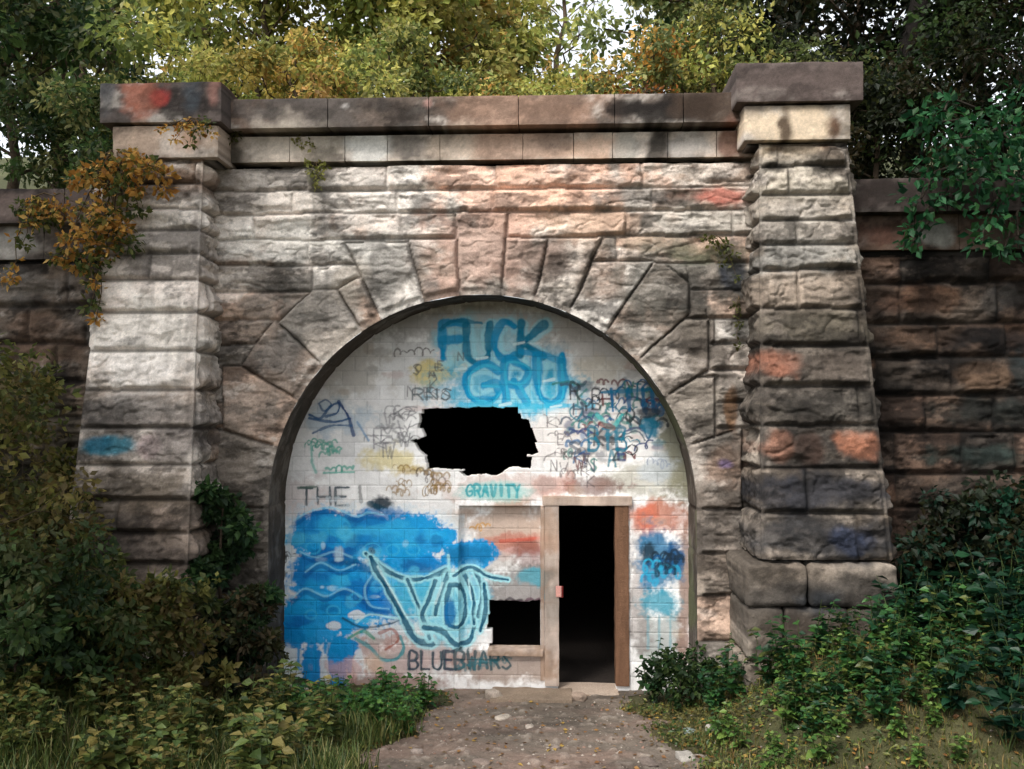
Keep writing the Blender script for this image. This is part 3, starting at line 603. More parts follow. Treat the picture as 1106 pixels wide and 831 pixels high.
# big blue fill
BF = (16, 160, 226)
for x, y, rx, ry in ((360, 600, 72, 56), (440, 590, 70, 40), (340, 690, 46, 50), (420, 640, 76, 46)): blob(x, y, rx, ry, (222, 232, 238), .75, .5, .3)
for x, y, rx, ry in ((355, 580, 40, 30), (400, 582, 40, 26), (450, 580, 38, 24), (350, 620, 38, 36), (400, 640, 60, 34), (440, 620, 40, 30), (340, 670, 36, 30), (322, 672, 24, 20), (480, 580, 14, 10), (505, 600, 30, 17), (370, 655, 34, 30)):
    blob(x, y, rx, ry, BF, .98, .45, .25)
for x, y, rx, ry in ((338, 720, 12, 26), (364, 716, 11, 28), (316, 688, 14, 14), (372, 700, 16, 12)): blob(x, y, rx, ry, (0, 140, 210), .98, .4, .25)
for x, y, rx, ry, cc in ((350, 565, 24, 13, (0, 122, 200)), (365, 568, 22, 12, (50, 184, 236)), (352, 602, 20, 10, (0, 104, 176)), (372, 606, 14, 6, (6, 60, 100)), (336, 618, 22, 22, (0, 110, 186)), (410, 560, 30, 10, (0, 116, 186)), (450, 568, 20, 12, (20, 156, 222)),
        (420, 650, 36, 18, (0, 112, 204)), (385, 640, 20, 14, (0, 108, 190)), (342, 640, 14, 14, (24, 160, 220)), (400, 612, 16, 8, (0, 84, 150)), (455, 612, 20, 8, (10, 90, 160)), (506, 600, 26, 12, (0, 110, 164)), (362, 700, 12, 10, (0, 150, 215)), (420, 630, 18, 8, (60, 186, 238)), (350, 672, 20, 8, (30, 158, 222)), (398, 575, 14, 6, (60, 180, 230))):
    blob(x, y, rx, ry, cc, .75, .9)
for _ in range(70):
    x, y = rg.uniform(318, 480), rg.uniform(560, 678)
    if x > 440 and y > 618: continue
    if _ % 6 == 0: blob(x, y, rg.uniform(2, 6), rg.uniform(1.5, 4), (196, 232, 246), .6, 1.5); continue
    blob(x, y, rg.uniform(4, 16), rg.uniform(3, 9), [(60, 190, 240), (0, 104, 190), (90, 204, 240), (0, 88, 160), (10, 140, 214)][rg.randint(5)], .5, 1.5)
for x in (322, 333, 340, 351, 362, 369, 377): stroke([(x, 690), (x+rg.uniform(-1, 1), rg.uniform(712, 738))], rg.uniform(2, 5), (10, 150, 216), .85)
for pts in ([(318, 566), (336, 556), (360, 553), (384, 562), (398, 558), (414, 560)], [(324, 600), (340, 606), (362, 600), (380, 606)], [(316, 650), (330, 640), (352, 648), (372, 640), (392, 650)], [(404, 622), (394, 640), (400, 658), (420, 662)], [(330, 622), (346, 612), (366, 620), (384, 614)]):
    stroke(curve(pts), 5, (0, 84, 156), .6); stroke(curve([(a, b-4) for a, b in pts]), 2, (150, 220, 244), .6)
for x, y, r_ in ((366, 570, 12), (338, 592, 8), (424, 594, 7), (446, 594, 7), (402, 594, 9), (360, 660, 7), (384, 646, 6), (430, 660, 6), (336, 664, 6)):
    stroke([(x+r_*math.cos(a), y+r_*.8*math.sin(a)) for a in np.linspace(0, 6.283, 18)], 2.2, (60, 182, 230), .65)
stroke([(400, 594), (402, 596)], 8, (6, 56, 100), .9)
stroke(curve([(318, 560), (312, 590), (316, 616), (308, 640)]), 3, (196, 214, 224), .6); blob(366, 598, 5, 8, (200, 224, 236), .7, .4)
stroke(curve([(385, 672), (400, 664), (430, 668), (455, 664)]), 3, (190, 240, 246), .8); stroke(curve([(370, 668), (392, 678), (420, 674), (432, 670)]), 2, (30, 60, 80), .75)
for x, y, rx, ry in ((350, 724, 5, 18), (311, 716, 8, 20), (388, 716, 6, 14), (360, 676, 8, 5), (386, 664, 9, 5)): blob(x, y, rx, ry, (226, 232, 236), .9, .6, .3)
# outlined throw-up
OW, OD = (176, 236, 244), (0, 84, 116)
blob(455, 645, 30, 24, (80, 196, 226), .8, .5); blob(490, 660, 30, 34, (110, 206, 228), .85, .5); blob(512, 650, 16, 30, (70, 180, 214), .8, .5)
def out(pts, wd=4): p = curve(pts); stroke(p, wd+5, OW, .9); stroke(p, wd, OD, .95, .25)
out([(395, 598), (420, 618), (445, 626), (468, 622), (482, 616)]); out([(400, 602), (416, 632), (434, 664), (448, 690), (466, 696)], 6); out([(440, 626), (450, 650), (458, 668), (464, 690)], 3)
out([(470, 628), (462, 650), (456, 664), (462, 680)], 4); out([(458, 678), (478, 682), (492, 696), (506, 694), (512, 676)], 5)
out([(484, 620), (474, 646), (470, 664)], 4); out([(486, 632), (482, 652), (484, 674), (498, 676), (502, 654), (496, 634), (486, 632)], 4)
out([(498, 616), (510, 646), (511, 676)], 4); out([(512, 616), (520, 640), (516, 668)], 4); out([(522, 632), (524, 660), (518, 684)], 4); out([(490, 622), (508, 614), (526, 624), (548, 628)], 3)
for p in ([(408, 612), (424, 640), (440, 668)], [(478, 630), (470, 652)], [(505, 628), (508, 650)]): stroke(curve(p), 2, (210, 246, 250), .9)
blob(486, 662, 6, 14, (0, 112, 176), .9, .4); stroke([(484, 600), (486, 622)], 3, OW, .8)
stroke(curve([(300, 590), (296, 606), (304, 618), (300, 634)]), 2, (80, 84, 86), .7)
for _ in range(6): scrawl(rg.uniform(298, 312), rg.uniform(570, 625), 12, 9, (80, 84, 86), 1.4, 5, .7)
# green loops and the line at the bottom
stroke(curve([(384, 690), (400, 700), (412, 712), (428, 712), (436, 700), (432, 688)]), 4, (30, 150, 160), .8); stroke(curve([(376, 690), (392, 682), (404, 690)]), 3, (40, 150, 120), .8); stroke(curve([(410, 684), (424, 680), (430, 692), (416, 702)]), 3, (160, 80, 56), .7)
blob(372, 722, 24, 10, (224, 170, 160), .6); blob(400, 716, 12, 10, (226, 190, 160), .6)
text('BLUEBWARS', 442, 704, 9, 19, 3.6, 3, (36, 74, 84), .9); text('BLUE', 443, 704, 9, 19, 3.6, 1.6, (60, 60, 80), .7)
for _ in range(8): scrawl(rg.uniform(500, 550), rg.uniform(712, 722), 20, 8, (50, 110, 120), 1.6, 8, .6)
# right panel
blob(712, 605, 25, 34, (24, 116, 160), .9, .9); blob(700, 600, 8, 12, (30, 50, 64), .9, .6); blob(715, 652, 22, 16, (30, 150, 176), .85, .9); blob(728, 604, 10, 20, (10, 74, 128), .8)
for _ in range(10): scrawl(rg.uniform(700, 730), rg.uniform(582, 626), 16, 18, [(8, 80, 130), (40, 160, 200), (20, 40, 56)][rg.randint(3)], 3, 5, .8)
for x in (700, 712, 724): stroke([(x, 665), (x, 700)], 2.4, (90, 160, 176), .5)
# jamb and panel marks
blob(575, 625, 18, 8, (50, 160, 180), .7); scrawl(572, 652, 40, 8, (90, 44, 70), 2.4, 9, .8); scrawl(545, 652, 30, 8, (60, 50, 60), 2.2, 7, .8); scrawl(598, 640, 14, 16, (80, 140, 160), 2, 7, .7); blob(597, 650, 8, 24, (120, 172, 186), .6); scrawl(518, 570, 20, 10, (206, 150, 60), 2, 7, .7)
stroke([(540, 586), (590, 582)], 3, (204, 72, 50), .6); blob(595, 570, 12, 30, (214, 190, 176), .7)
ye = .004*(n_md-.5)*2+.0022*(n_hi-.5)*2-.003*(bt-.5)+.005*(1-ss(.002, .008, jd))
cvj = (1-.16*(1-ss(.001, .008, jd)))*(.93+.14*n_hi)
CV = CV*cvj[..., None]
# openings
def inpoly(poly, px, py):
    m = np.zeros(px.shape, bool); n = len(poly)
    for i in range(n):
        x0, y0 = poly[i]; x1, y1 = poly[(i+1) % n]
        if y0 == y1: continue
        m ^= ((y0 > py) != (y1 > py)) & (px < (x1-x0)*(py-y0)/(y1-y0)+x0)
    return m
hole = [(455, 441), (562, 440), (563, 452), (571, 454), (573, 463), (578, 476), (582, 489), (572, 492), (571, 507), (556, 505), (545, 508), (534, 514), (520, 512), (505, 515), (496, 508), (480, 507), (462, 506), (460, 493), (451, 484), (448, 476), (458, 471), (454, 460), (457, 452)]
qx = PX+3.5*(n_md-.5)+1.5*(n_hi-.5)+(bt-.5)*9; qy = PY+3.5*(fbm(XX*8, ZZ*8, 30, 3, 9)-.5)+1.5*(n_hi-.5)
door = (PX > 603) & (PX < 665.5) & (PY > 545.5) & (PY < 790)
lowop = (qx > 530) & (PX < 583.5) & (qy > 651.5) & (PY < 702)
gone = inpoly(hole, qx, qy) | door | lowop
inside = np.where(ZZ > ACZ, np.hypot(XX-ACX, ZZ-ACZ), np.abs(XX-ACX))
gone |= inside > AR+.02
panel = (PX > 496) & (PX < 583.5) & (PY > 547) & (PY < 702)
YY = YI+ye+np.where(panel, .10+.01*(n_md-.5), 0)
kf = lambda m: m[:-1, :-1] & m[1:, :-1] & m[:-1, 1:] & m[1:, 1:]
k_all = ~gone
grid_object('blockwork', XX, YI+ye, ZZ, CV, kf(k_all & ~panel), M_wall, infill, skirt=.2)
grid_object('blocked_opening', XX, YY, ZZ, CV, kf(k_all & (PX > 495) & (PX < 584.5) & (PY > 546) & (PY < 703)), M_wall, infill, skirt=.12)['label'] = 'recessed patchy panel with orange and blue paint over a square gap'
# dressings: jambs, lintel, sill, threshold, latch (each a part)
def canvas_col(x, y, z):
    i = np.clip(((z-zs[0])/c).astype(int), 0, H_-1); j = np.clip(((x-xs[0])/c).astype(int), 0, W_-1)
    return CV[i, j]
def trim(name, p0, p1, q0, q1, y0, y1, colf, seed, mat=M_wall, parent=infill, amp=.003):
    mb = MB(); noisy_box(mb, X(p0, YI), X(p1, YI), y0, y1, Z(q1, YI, (p0+p1)/2), Z(q0, YI, (p0+p1)/2), .014, amp, .006, seed, colf, .007); return mb.build(name, mat, parent)
mixc = lambda rgb, k: (lambda x, y, z: (canvas_col(x, y, z)*(1-k)+lin(rgb)*k)*(.6+.7*fbm(x*20, y*20, z*6, 3, 2))[..., None])
df = trim('door_jamb', 588, 603.5, 541, 741, YI-.035, YI+.16, mixc((158, 130, 108), .75), 501)
df['label'] = 'pale plastered left door jamb with blue paint'
dj = trim('door_jamb', 663.5, 678.5, 545, 741, YI-.03, YI+.18, lambda x, y, z: lin((112, 82, 62))*(.5+.9*fbm(x*40, y*40, z*3, 4, 6))[..., None], 502, M_wood); dj['label'] = 'bare brown timber right door jamb'
trim('door_lintel', 586, 682, 536, 546, YI-.045, YI+.18, mixc((170, 142, 120), .8), 503)
trim('window_sill', 527, 586, 701, 708, YI-.05, YI+.2, mixc((172, 144, 122), .8), 504)
trim('pilaster_strip', 583.5, 588, 547, 735, YI-.012, YI+.12, mixc((160, 132, 110), .75), 505)
mb = MB(); noisy_box(mb, X(600, YI), X(606, YI), YI-.05, YI-.03, Z(644, YI), Z(632, YI), .01, .001, .004, 3, lambda x, y, z: np.broadcast_to(lin((206, 150, 140)), x.shape+(3,))); lt = mb.build('latch_plate', M_wood, infill); lt['label'] = 'small pale pink latch plate with red catch'
mb = MB(); noisy_box(mb, X(604.6, YI), X(608, YI), YI-.02, YI+.03, Z(645, YI), Z(633, YI), .01, .001, .004, 3, lambda x, y, z: lin((120, 40, 38))*(1+0*x[..., None])); mb.build('catch', M_wood, lt)

# ================================================================== GROUND
def path_mask(x, y):
    """1 on the trodden path"""
    cx = -.22+.08*np.sin(y*.9); hw = .98+.11*(-y)
    e = (np.abs(x-cx)-hw)+.9*(fbm(x*1.3, y*1.3, 7, 4, 70)-.5)
    return ss(.25, -.15, e)
def G(x, y):
    x = np.asarray(x, float); y = np.asarray(y, float)
    base = .12*np.maximum(0, -y)
    r_ = ss(1.2, 2.7, x)*ss(-3.6, -1.8, y)*.80 + ss(2.6, 6, x)*.5
    l_ = ss(2.3, 4.6, -x)*.55 + ss(4.2, 8, -x)*.7
    ins = ss(.5, 1.0, y)
    n = (fbm(x*.8, y*.8, 0, 4, 60)-.5)*.22*(1-.75*path_mask(x, y))+(fbm(x*6, y*6, 0, 3, 61)-.5)*.05
    return (base+(r_+l_)*(1-ins)+n*(1-ins))
def uneven_axis(lo, hi, flo, fhi, fine, coarse):
    return np.concatenate([np.arange(lo, flo, coarse), np.arange(flo, fhi, fine), np.arange(fhi, hi+coarse, coarse)])
gx = uneven_axis(-80, 80, -6.5, 6.5, .035, 2.5); gy = np.concatenate([np.arange(-80, -8, 2.5), np.arange(-8, 1.0, .035), np.arange(1.0, 16.6, .5)])
GY_, GX_ = np.meshgrid(gy, gx, indexing='ij'); GZ_ = G(GX_, GY_)
n1 = fbm(GX_*1.1, GY_*1.1, 1, 5, 62); n2 = fbm(GX_*7, GY_*7, 2, 4, 63)
CG = lin((74, 68, 48))*(1-n1[..., None])+lin((58, 62, 34))*n1[..., None]
CG = CG*(.6+.8*n2)[..., None]; CG = np.where((GY_ > .95)[..., None], lin((44, 38, 34)), CG)
fmk = (gx[None, :-1] > -100) & (gy[:-1, None] < 60)
fmk = fmk & ~((gy[:-1, None] > .5) & ((gx[None, :-1] < ACX-2.9) | (gx[None, :-1] > ACX+2.9)))
g = grid_object('ground', GX_, GY_, GZ_, CG, np.broadcast_to(fmk, (len(gy)-1, len(gx)-1)), M_dirt, None); g['kind'] = 'structure'
px_ = np.arange(-4, 4.5, .022); py_ = np.arange(-11, .86, .022)
PYY, PXX = np.meshgrid(py_, px_, indexing='ij'); pm = path_mask(PXX, PYY)
peb = np.abs(fbm(PXX*9, PYY*9, 3, 4, 65)-.5); st_ = ss(.72, .80, fbm(PXX*12, PYY*12, 9, 2, 66, .3))
PZ = G(PXX, PYY)+.006+.016*st_*pm
CP = lin((108, 98, 88))*(.72+.5*fbm(PXX*2, PYY*3, 5, 5, 67))[..., None]
pk = ss(.45, .7, fbm(PXX*.9, PYY*1.6, 6, 3, 68)); CP = CP*(1-.5*pk[..., None])+lin((136, 112, 100))*.5*pk[..., None]
CP = CP*(1-st_[..., None]*.3)+lin((178, 166, 154))*st_[..., None]*.3
damp = ss(.52, .7, fbm(PXX*1.4, PYY*2.2, 8, 4, 69)); CP = CP*(1-.35*damp[..., None])
CP = CP*(.72+.56*fbm(PXX*25, PYY*25, 1, 3, 70))[..., None]
mk = kf(pm+.5*(fbm(PXX*7, PYY*7, 4, 3, 71)-.5) > .5)
grid_object('path', PXX, PYY, PZ, CP, mk, M_dirt, None)['kind'] = 'structure'
# hillside above the walls
hx = uneven_axis(-70, 70, -9, 9, .2, 3); hy = np.concatenate([np.arange(.45, 8, .2), np.arange(8, 70, 3)])
HY, HX = np.meshgrid(hy, hx, indexing='ij')
def HG(x, y):
    x = np.asarray(x, float); y = np.asarray(y, float)
    mid = ss(XL-.7, XL+.1, x)*ss(XR+.7, XR-.1, x)
    b = 5.25+mid*.95*ss(3.5, 1.2, y)+.30*np.maximum(0, y-.6)
    return b+.35*(fbm(x*.6, y*.6, 3, 4, 90)-.5)*ss(.5, 2, y)
HZ = np.where(HY < 40, HG(HX, HY), HG(HX, 40+0*HY)); CH_ = lin((60, 62, 34))*(.5+fbm(HX*2, HY*2, 3, 4, 91))[..., None]
grid_object('hillside', HX, HY, HZ, CH_, None, M_dirt, None)['kind'] = 'structure'
# ================================================================== VEGETATION
def unit(v): return v/np.maximum(np.linalg.norm(v, axis=-1, keepdims=True), 1e-9)
def leaves(mb, cen, dirv, nrm, L, W, C, fold=False):
    """many small leaves, each a pointed four-cornered blade (folded along its rib when large)"""
    n = len(cen); a = unit(dirv); b = unit(np.cross(nrm, a)); up_ = np.cross(a, b)
    L = np.broadcast_to(L, (n,))[:, None]; W = np.broadcast_to(W, (n,))[:, None]
    if fold:
        V = np.stack([cen, cen+a*L*.38+b*W*.5+up_*W*.16, cen+a*L*.5, cen+a*L-up_*L*.12, cen+a*L*.38-b*W*.5+up_*W*.16, cen+a*L*.8+b*W*.22, cen+a*L*.8-b*W*.22], 1).reshape(-1, 3)
        k = np.arange(n)[:, None]*7
        Q = np.concatenate([k+np.array([[0, 2, 5, 1]]), k+np.array([[0, 4, 6, 2]])]); T = np.concatenate([k+np.array([[2, 3, 5]]), k+np.array([[2, 6, 3]])])
        mb.add(V, Q, np.repeat(C, 7, 0), T)
    else:
        V = np.stack([cen, cen+a*L*.45+b*W*.5, cen+a*L-up_*L*.15, cen+a*L*.45-b*W*.5], 1).reshape(-1, 3)
        mb.add(V, np.arange(n*4).reshape(-1, 4), np.repeat(C, 4, 0))
def tube(mb, pts, rad, C, sides=6):
    pts = np.asarray(pts, float); n = len(pts); rad = np.broadcast_to(rad, (n,))
    t = unit(np.gradient(pts, axis=0)); ref = np.where(np.abs(t[:, 2:3]) > .9, [[1, 0, 0]], [[0, 0, 1]])
    a = unit(np.cross(t, ref)); b = np.cross(t, a); th_ = np.linspace(0, 2*math.pi, sides, endpoint=False)
    V = pts[:, None]+rad[:, None, None]*(np.cos(th_)[None, :, None]*a[:, None]+np.sin(th_)[None, :, None]*b[:, None])
    i, j = np.meshgrid(np.arange(n-1), np.arange(sides), indexing='ij'); i, j = i.ravel(), j.ravel(); j2 = (j+1) % sides
    mb.add(V.reshape(-1, 3), np.stack([i*sides+j, i*sides+j2, (i+1)*sides+j2, (i+1)*sides+j], 1), C)
def arc(a, b, rng, sag=.15, n=6, wob=.04):
    a, b = np.asarray(a, float), np.asarray(b, float); t = np.linspace(0, 1, n)[:, None]; L = np.linalg.norm(b-a)
    p = a+(b-a)*t; p[:, 2:3] += sag*L*np.sin(t*math.pi); p[1:-1] += rng.normal(0, wob*L, (n-2, 3))*.5
    return p
def clump(mb, rng, c, rad, n, L, pal, up_bias=.7, fold=False, droop=.25, wl=.6):
    """leaves spread through an uneven ball round c; pal rows = rgb"""
    d = unit(rng.normal(size=(n, 3))); r_ = rng.rand(n, 1)**.45; off = d*r_*rad
    cen = c+off; dirv = d*.8+rng.normal(size=(n, 3))*.6-np.array([0, 0, droop]); nr = rng.normal(size=(n, 3))*.7+np.array([0, 0, up_bias])+d*.3
    k = rng.randint(len(pal), size=n); base = lin(pal)[k]*(.7+.6*rng.rand(n, 1))
    l_ = L*(.6+.7*rng.rand(n)); leaves(mb, cen, dirv, nr, l_, l_*wl, base, fold)
BARK = (78, 66, 54)
def tree(label, x, y, z, hgt, cr, pal, seed, nl=6000, L=.11, cat='tree', name='broadleaf_tree', group=None, trad=None, cb=.25, lean=(0, 0), gaps=0.0, bark=BARK, limbs=None):
    rng = np.random.RandomState(seed); root = empty(name, label, cat, group, (x, y, z)); trad = trad or hgt*.02+.02
    tb = MB(); lf = MB(); base = np.array([x, y, z-.15]); top = base+np.array([lean[0], lean[1], hgt])
    tr = arc(base, top, rng, 0, 9, .03); tube(tb, tr, np.linspace(trad, trad*.25, 9), lin(bark), 8)
    nlimb = limbs or int(9+hgt*2); pts = []
    for k in range(nlimb):
        f = cb+(1-cb)*(k+rng.rand())/nlimb; p = base+(top-base)*f; i = int(f*8); p = tr[i]+(tr[min(i+1, 8)]-tr[i])*(f*8-i)
        prof = math.sin(min(1, (1-f)/(1-cb)*.85+.18)*math.pi*.62)
        a = k*2.4+rng.rand()*.9; ln = cr*prof*(.75+.5*rng.rand())
        e = p+np.array([math.cos(a)*ln, math.sin(a)*ln, ln*(.15+.5*rng.rand())])
        lb = arc(p, e, rng, .08, 6, .08); tube(tb, lb, np.linspace(trad*.42*(1.1-f), trad*.08, 6), lin(bark), 5)
        for q in range(5):
            g = .35+.65*(q+rng.rand())/5; i = min(4, int(g*5)); s_ = lb[i]+(lb[i+1]-lb[i])*(g*5-i)
            e2 = s_+unit(rng.normal(size=3)+np.array([0, 0, .3]))*cr*(.18+.2*rng.rand()); tube(tb, arc(s_, e2, rng, .05, 3), [trad*.1, trad*.07, trad*.03], lin(bark), 4)
            if rng.rand() > gaps: pts.append(e2)
        pts.append(e)
    for p in pts:
        tone = .72+.55*rng.rand(); pk = [pal[rng.randint(len(pal))], pal[rng.randint(len(pal))]]
        clump(lf, rng, p, cr*np.array([.25, .25, .19])*(.7+.6*rng.rand()), max(4, int(nl/len(pts)*(.5+rng.rand()))), L*tone**.3, np.array(pk)*tone**.5)
    tb.build('trunk', M_bark, root); lf.build('crown', M_leaf, root, smooth=False); return root
def sprays(label, name, cat, base, pts, pal, seed, n=60, rad=.16, L=.08, group=None, stem=.012, fold=False, bark=(84, 70, 50), mat=None, sag=.12, wl=.7):
    """stems run from the base to each point, with leaves round the ends"""
    rng = np.random.RandomState(seed); root = empty(name, label, cat, group, tuple(base)); tb = MB(); lf = MB()
    for p in pts:
        q = np.asarray(p[:3], float); r_ = rad*(p[3] if len(p) > 3 else 1); pl = p[4] if len(p) > 4 else pal
        a = arc(base, q, rng, sag, 7, .05); tube(tb, a, np.linspace(stem, stem*.35, 7), lin(bark), 5)
        k = int(n*(r_/rad)**1.4); clump(lf, rng, q, np.array([r_, r_*.7, r_*.8]), k, L, pl, fold=fold, wl=wl)
        for m in a[3:6]: clump(lf, rng, m, r_*.5, max(3, k//9), L*.9, pl, fold=fold, wl=wl)
    tb.build('stem', M_bark, root); lf.build('foliage', mat or M_leaf, root, smooth=False); return root
YG = [(172, 172, 92), (142, 150, 78), (194, 188, 104), (120, 134, 72), (162, 152, 86)]
YO = [(196, 176, 96), (174, 160, 84), (188, 150, 88), (134, 140, 76)]
OLV = [(126, 134, 80), (104, 116, 68), (142, 140, 86), (90, 104, 58)]
DKG = [(56, 78, 42), (44, 66, 38), (70, 90, 48), (80, 86, 50)]
DRK = [(34, 42, 24), (44, 48, 26), (28, 38, 24), (52, 46, 26)]
BGN = [(36, 84, 48), (28, 66, 42), (60, 108, 70), (48, 88, 46)]
ORG = [(186, 138, 66), (160, 112, 52), (202, 164, 90), (120, 112, 56)]
# ---- trees and shrubs on the hillside
HT = [  # px, y, height, crown radius, palette, leaves, gaps, label
 (-150, 4, 5.5, 2.2, DKG, 5000, 0, 'broad dark green tree beyond the left wall, cut by the edge of the picture'),
 (15, 3.2, 3.6, 1.5, DKG, 9000, 0, 'dark green tree crowding the far left above the low wall'),
 (62, 5.5, 5.2, 1.7, OLV, 8000, .1, 'olive tree with a few golden leaves behind the leftmost dark tree'),
 (95, 1.9, 1.9, .95, OLV+DKG, 6000, 0, 'rounded olive shrub just left of the painted pier cap'),
 (112, 8, 7.0, 1.5, DKG, 3600, .3, 'slender see-through green tree against the pale sky behind the left pier'),
 (210, 9, 8.5, 1.4, YO, 3000, .35, 'tall thin tree with pale trunk and sparse gold leaves above the left pier'),
 (215, 2.6, 2.1, 1.05, YG, 6000, 0, 'yellow-green shrub directly behind the painted left pier cap'),
 (285, 4.2, 4.2, 1.7, YG, 11000, 0, 'bright yellow-green tree over the left part of the coping'),
 (318, 1.7, 1.5, .8, YO, 3600, 0, 'low golden shrub peeping over the coping beside the left pier'),
 (375, 5.6, 5.2, 2.0, YG+OLV, 12000, 0, 'wide yellow-olive tree over the middle of the coping'),
 (420, 2.2, 1.7, 1.0, OLV+YG, 5000, 0, 'mid green shrub resting on the coping left of the keystone'),
 (458, 4.0, 4.2, 1.2, YG, 8000, 0, 'yellow-green tree just left of the bright gap of sky'),
 (500, 6.5, 4.0, 1.1, YO, 4500, .1, 'orange-gold tree at the edge of the bright gap of sky'),
 (575, 3.0, 1.7, .95, YG+YO, 4200, 0, 'low yellowish shrub under the bright gap of sky'),
 (606, 12, 5.0, 1.2, OLV+YG, 700, .5, 'thin far tree standing inside the gap of sky'),
 (556, 8, 3.8, 1.2, YG, 3600, .1, 'small yellow-green tree low in the left of the sky gap'),
 (90, 12, 8.5, 2.2, OLV, 4000, .2, 'distant olive tree filling the pale sky at the upper left'),
 (640, 2.4, 1.2, .8, YG+OLV, 4000, 0, 'olive shrub behind the coping below the open sky'),
 (735, 10, 6.0, 1.2, OLV+DKG, 2600, .35, 'sparse far tree at the right of the open sky'),
 (700, 2.2, 1.7, .85, ORG+OLV, 4200, 0, 'russet shrub behind the blackened part of the coping'),
 (765, 4.6, 5.0, 1.35, OLV, 8000, .1, 'olive-brown tree left of the right pier cap'),
 (775, 2.6, 2.3, 1.0, OLV+YG, 5600, 0, 'olive shrub touching the left side of the right pier cap'),
 (835, 7.5, 7.0, 2.0, DRK+OLV, 6500, .25, 'dark lacy tree above the right pier cap with sky showing through'),
 (860, 2.8, 2.2, 1.1, DRK+OLV, 6000, 0, 'low dark shrub behind the right pier cap'),
 (930, 4.6, 5.5, 1.8, DRK, 10000, 0, 'dark brownish tree between the right pier and the thick black trunk'),
 (945, 1.9, 1.7, .95, DRK, 6000, 0, 'very dark shrub in the corner right of the right pier'),
 (1060, 5.0, 6.0, 2.2, DRK, 12000, 0, 'deep green tree behind and right of the thick black trunk'),
 (1040, 2.2, 2.2, 1.1, DRK+DKG, 7000, 0, 'dark bushy shrub behind the overhanging green branch'),
 (1120, 2.6, 4.0, 1.5, DRK+DKG, 9000, 0, 'dark tree at the right edge above the low wall'),
 (1290, 3.5, 6.0, 2.4, DRK, 5000, 0, 'broad dark tree beyond the right edge of the picture')]
for k, (px, y, hg, cr, pal, nl, gp, lab) in enumerate(HT):
    x = X(px, y, 100); sh = hg < 2.5
    tree(lab, x, y, float(HG(x, y)), hg, cr, pal, 900+k, nl, .10+.008*y if not sh else .085, 'shrub' if sh else 'tree', 'shrub' if sh else 'broadleaf_tree', None, cb=.08 if sh else .18, gaps=gp, bark=(150, 140, 124) if px == 205 else BARK)
tree('thick near-black tree trunk rising behind the low wall right of the right pier', X(988, 3.4, 100), 3.4, float(HG(X(988, 3.4), 3.4)), 9.5, 2.8, DRK+DKG, 999, 7000, .13, cb=.5, trad=.17, bark=(30, 26, 24), limbs=14)
# big unseen woodland trees around the camera, added to block sky light
WB = [(7.6, -3.0, 13, 4.8, 'tall added shade tree arching over the right side of the approach, beyond the picture'), (-9.5, -3.4, 12, 4.0, 'tall added shade tree on the left bank of the approach, beyond the picture'),
      (11, -9, 13, 4.6, 'added woodland shade tree on the right bank beside the camera'), (-11, -10, 13, 4.6, 'added woodland shade tree on the left bank beside the camera'), (6, -19, 14, 5.0, 'added woodland shade tree behind the camera on the right'),
      (-5, -20, 14, 5.0, 'added woodland shade tree behind the camera on the left'), (14, -17, 13, 4.6, 'far added woodland shade tree behind the camera on the right'), (-13, -18, 13, 4.6, 'far added woodland shade tree behind the camera on the left')]
for k, (x, y, hg, cr, lab) in enumerate(WB):
    tree(lab, x, y, float(G(x, y)), hg, cr, DKG, 1001+k, 5200, .36 if k > 1 else .26, trad=.26, cb=.42 if k > 1 else .5, limbs=20)

# ---- the green branch hanging over the right wall
rb = np.random.RandomState(5)
bp_ = []
for px, py, r_ in ((1000, 130, 1), (1030, 150, 1.2), (1060, 140, 1.1), (1090, 150, 1.2), (1010, 180, 1), (1045, 185, 1.3), (1080, 190, 1.3), (1110, 200, 1.4), (995, 215, .9), (990, 245, .8), (1030, 215, .8), (1070, 232, .9), (1100, 255, 1.1), (985, 262, .6), (1060, 262, .6), (1130, 160, 1.4), (1100, 110, 1), (1140, 230, 1.3), (1020, 120, .8), (1085, 268, .5)):
    p = P(px, py, -.15-.35*rb.rand()); bp_.append((p[0], p[1], p[2], r_))
xb0 = X(1105, .9); sprays('sapling with blue-green leaves hanging forward over the right low wall', 'overhanging_sapling', 'sapling', (xb0, .9, float(HG(xb0, .9))-.05), bp_, BGN, 33, 56, .27, .10, stem=.03, sag=.25, bark=(50, 44, 36))
# ---- creeper with orange leaves on the left pier
rb = np.random.RandomState(6); GRN = [(70, 84, 44), (96, 100, 50)]
def pts_px(lst, Y, jit=.08):
    out_ = []
    for q in lst:
        p = P(q[0], q[1], Y+rb.uniform(-jit, jit)); out_.append((p[0], p[1], p[2], q[2])+((q[3],) if len(q) > 3 else ()))
    return out_
MIX = ORG+GRN
b0 = P(128, 160, -.35)
sprays('creeper with orange leaves trailing down the outer corner of the left pier', 'creeper', 'climbing plant', b0,
    pts_px([(128, 182, .9), (100, 190, .8, ORG), (80, 196, .5, ORG), (150, 178, .8, ORG), (165, 182, .7), (178, 190, .5, ORG), (135, 205, .8, GRN), (150, 226, .6, GRN), (110, 232, .9, MIX), (128, 246, .9, ORG), (96, 252, .9, ORG), (112, 268, 1.0, MIX), (75, 262, .8, ORG), (62, 278, .6, MIX), (98, 286, .9, GRN), (82, 284, .7, ORG), (140, 262, .8, GRN), (100, 306, .6, MIX), (98, 330, .5, GRN), (104, 345, .4, ORG), (150, 204, .5, ORG), (176, 205, .5, ORG)], -.72), MIX, 51, 95, .19, .075, stem=.012, sag=.05, fold=False)
b1 = P(30, 215, .0)
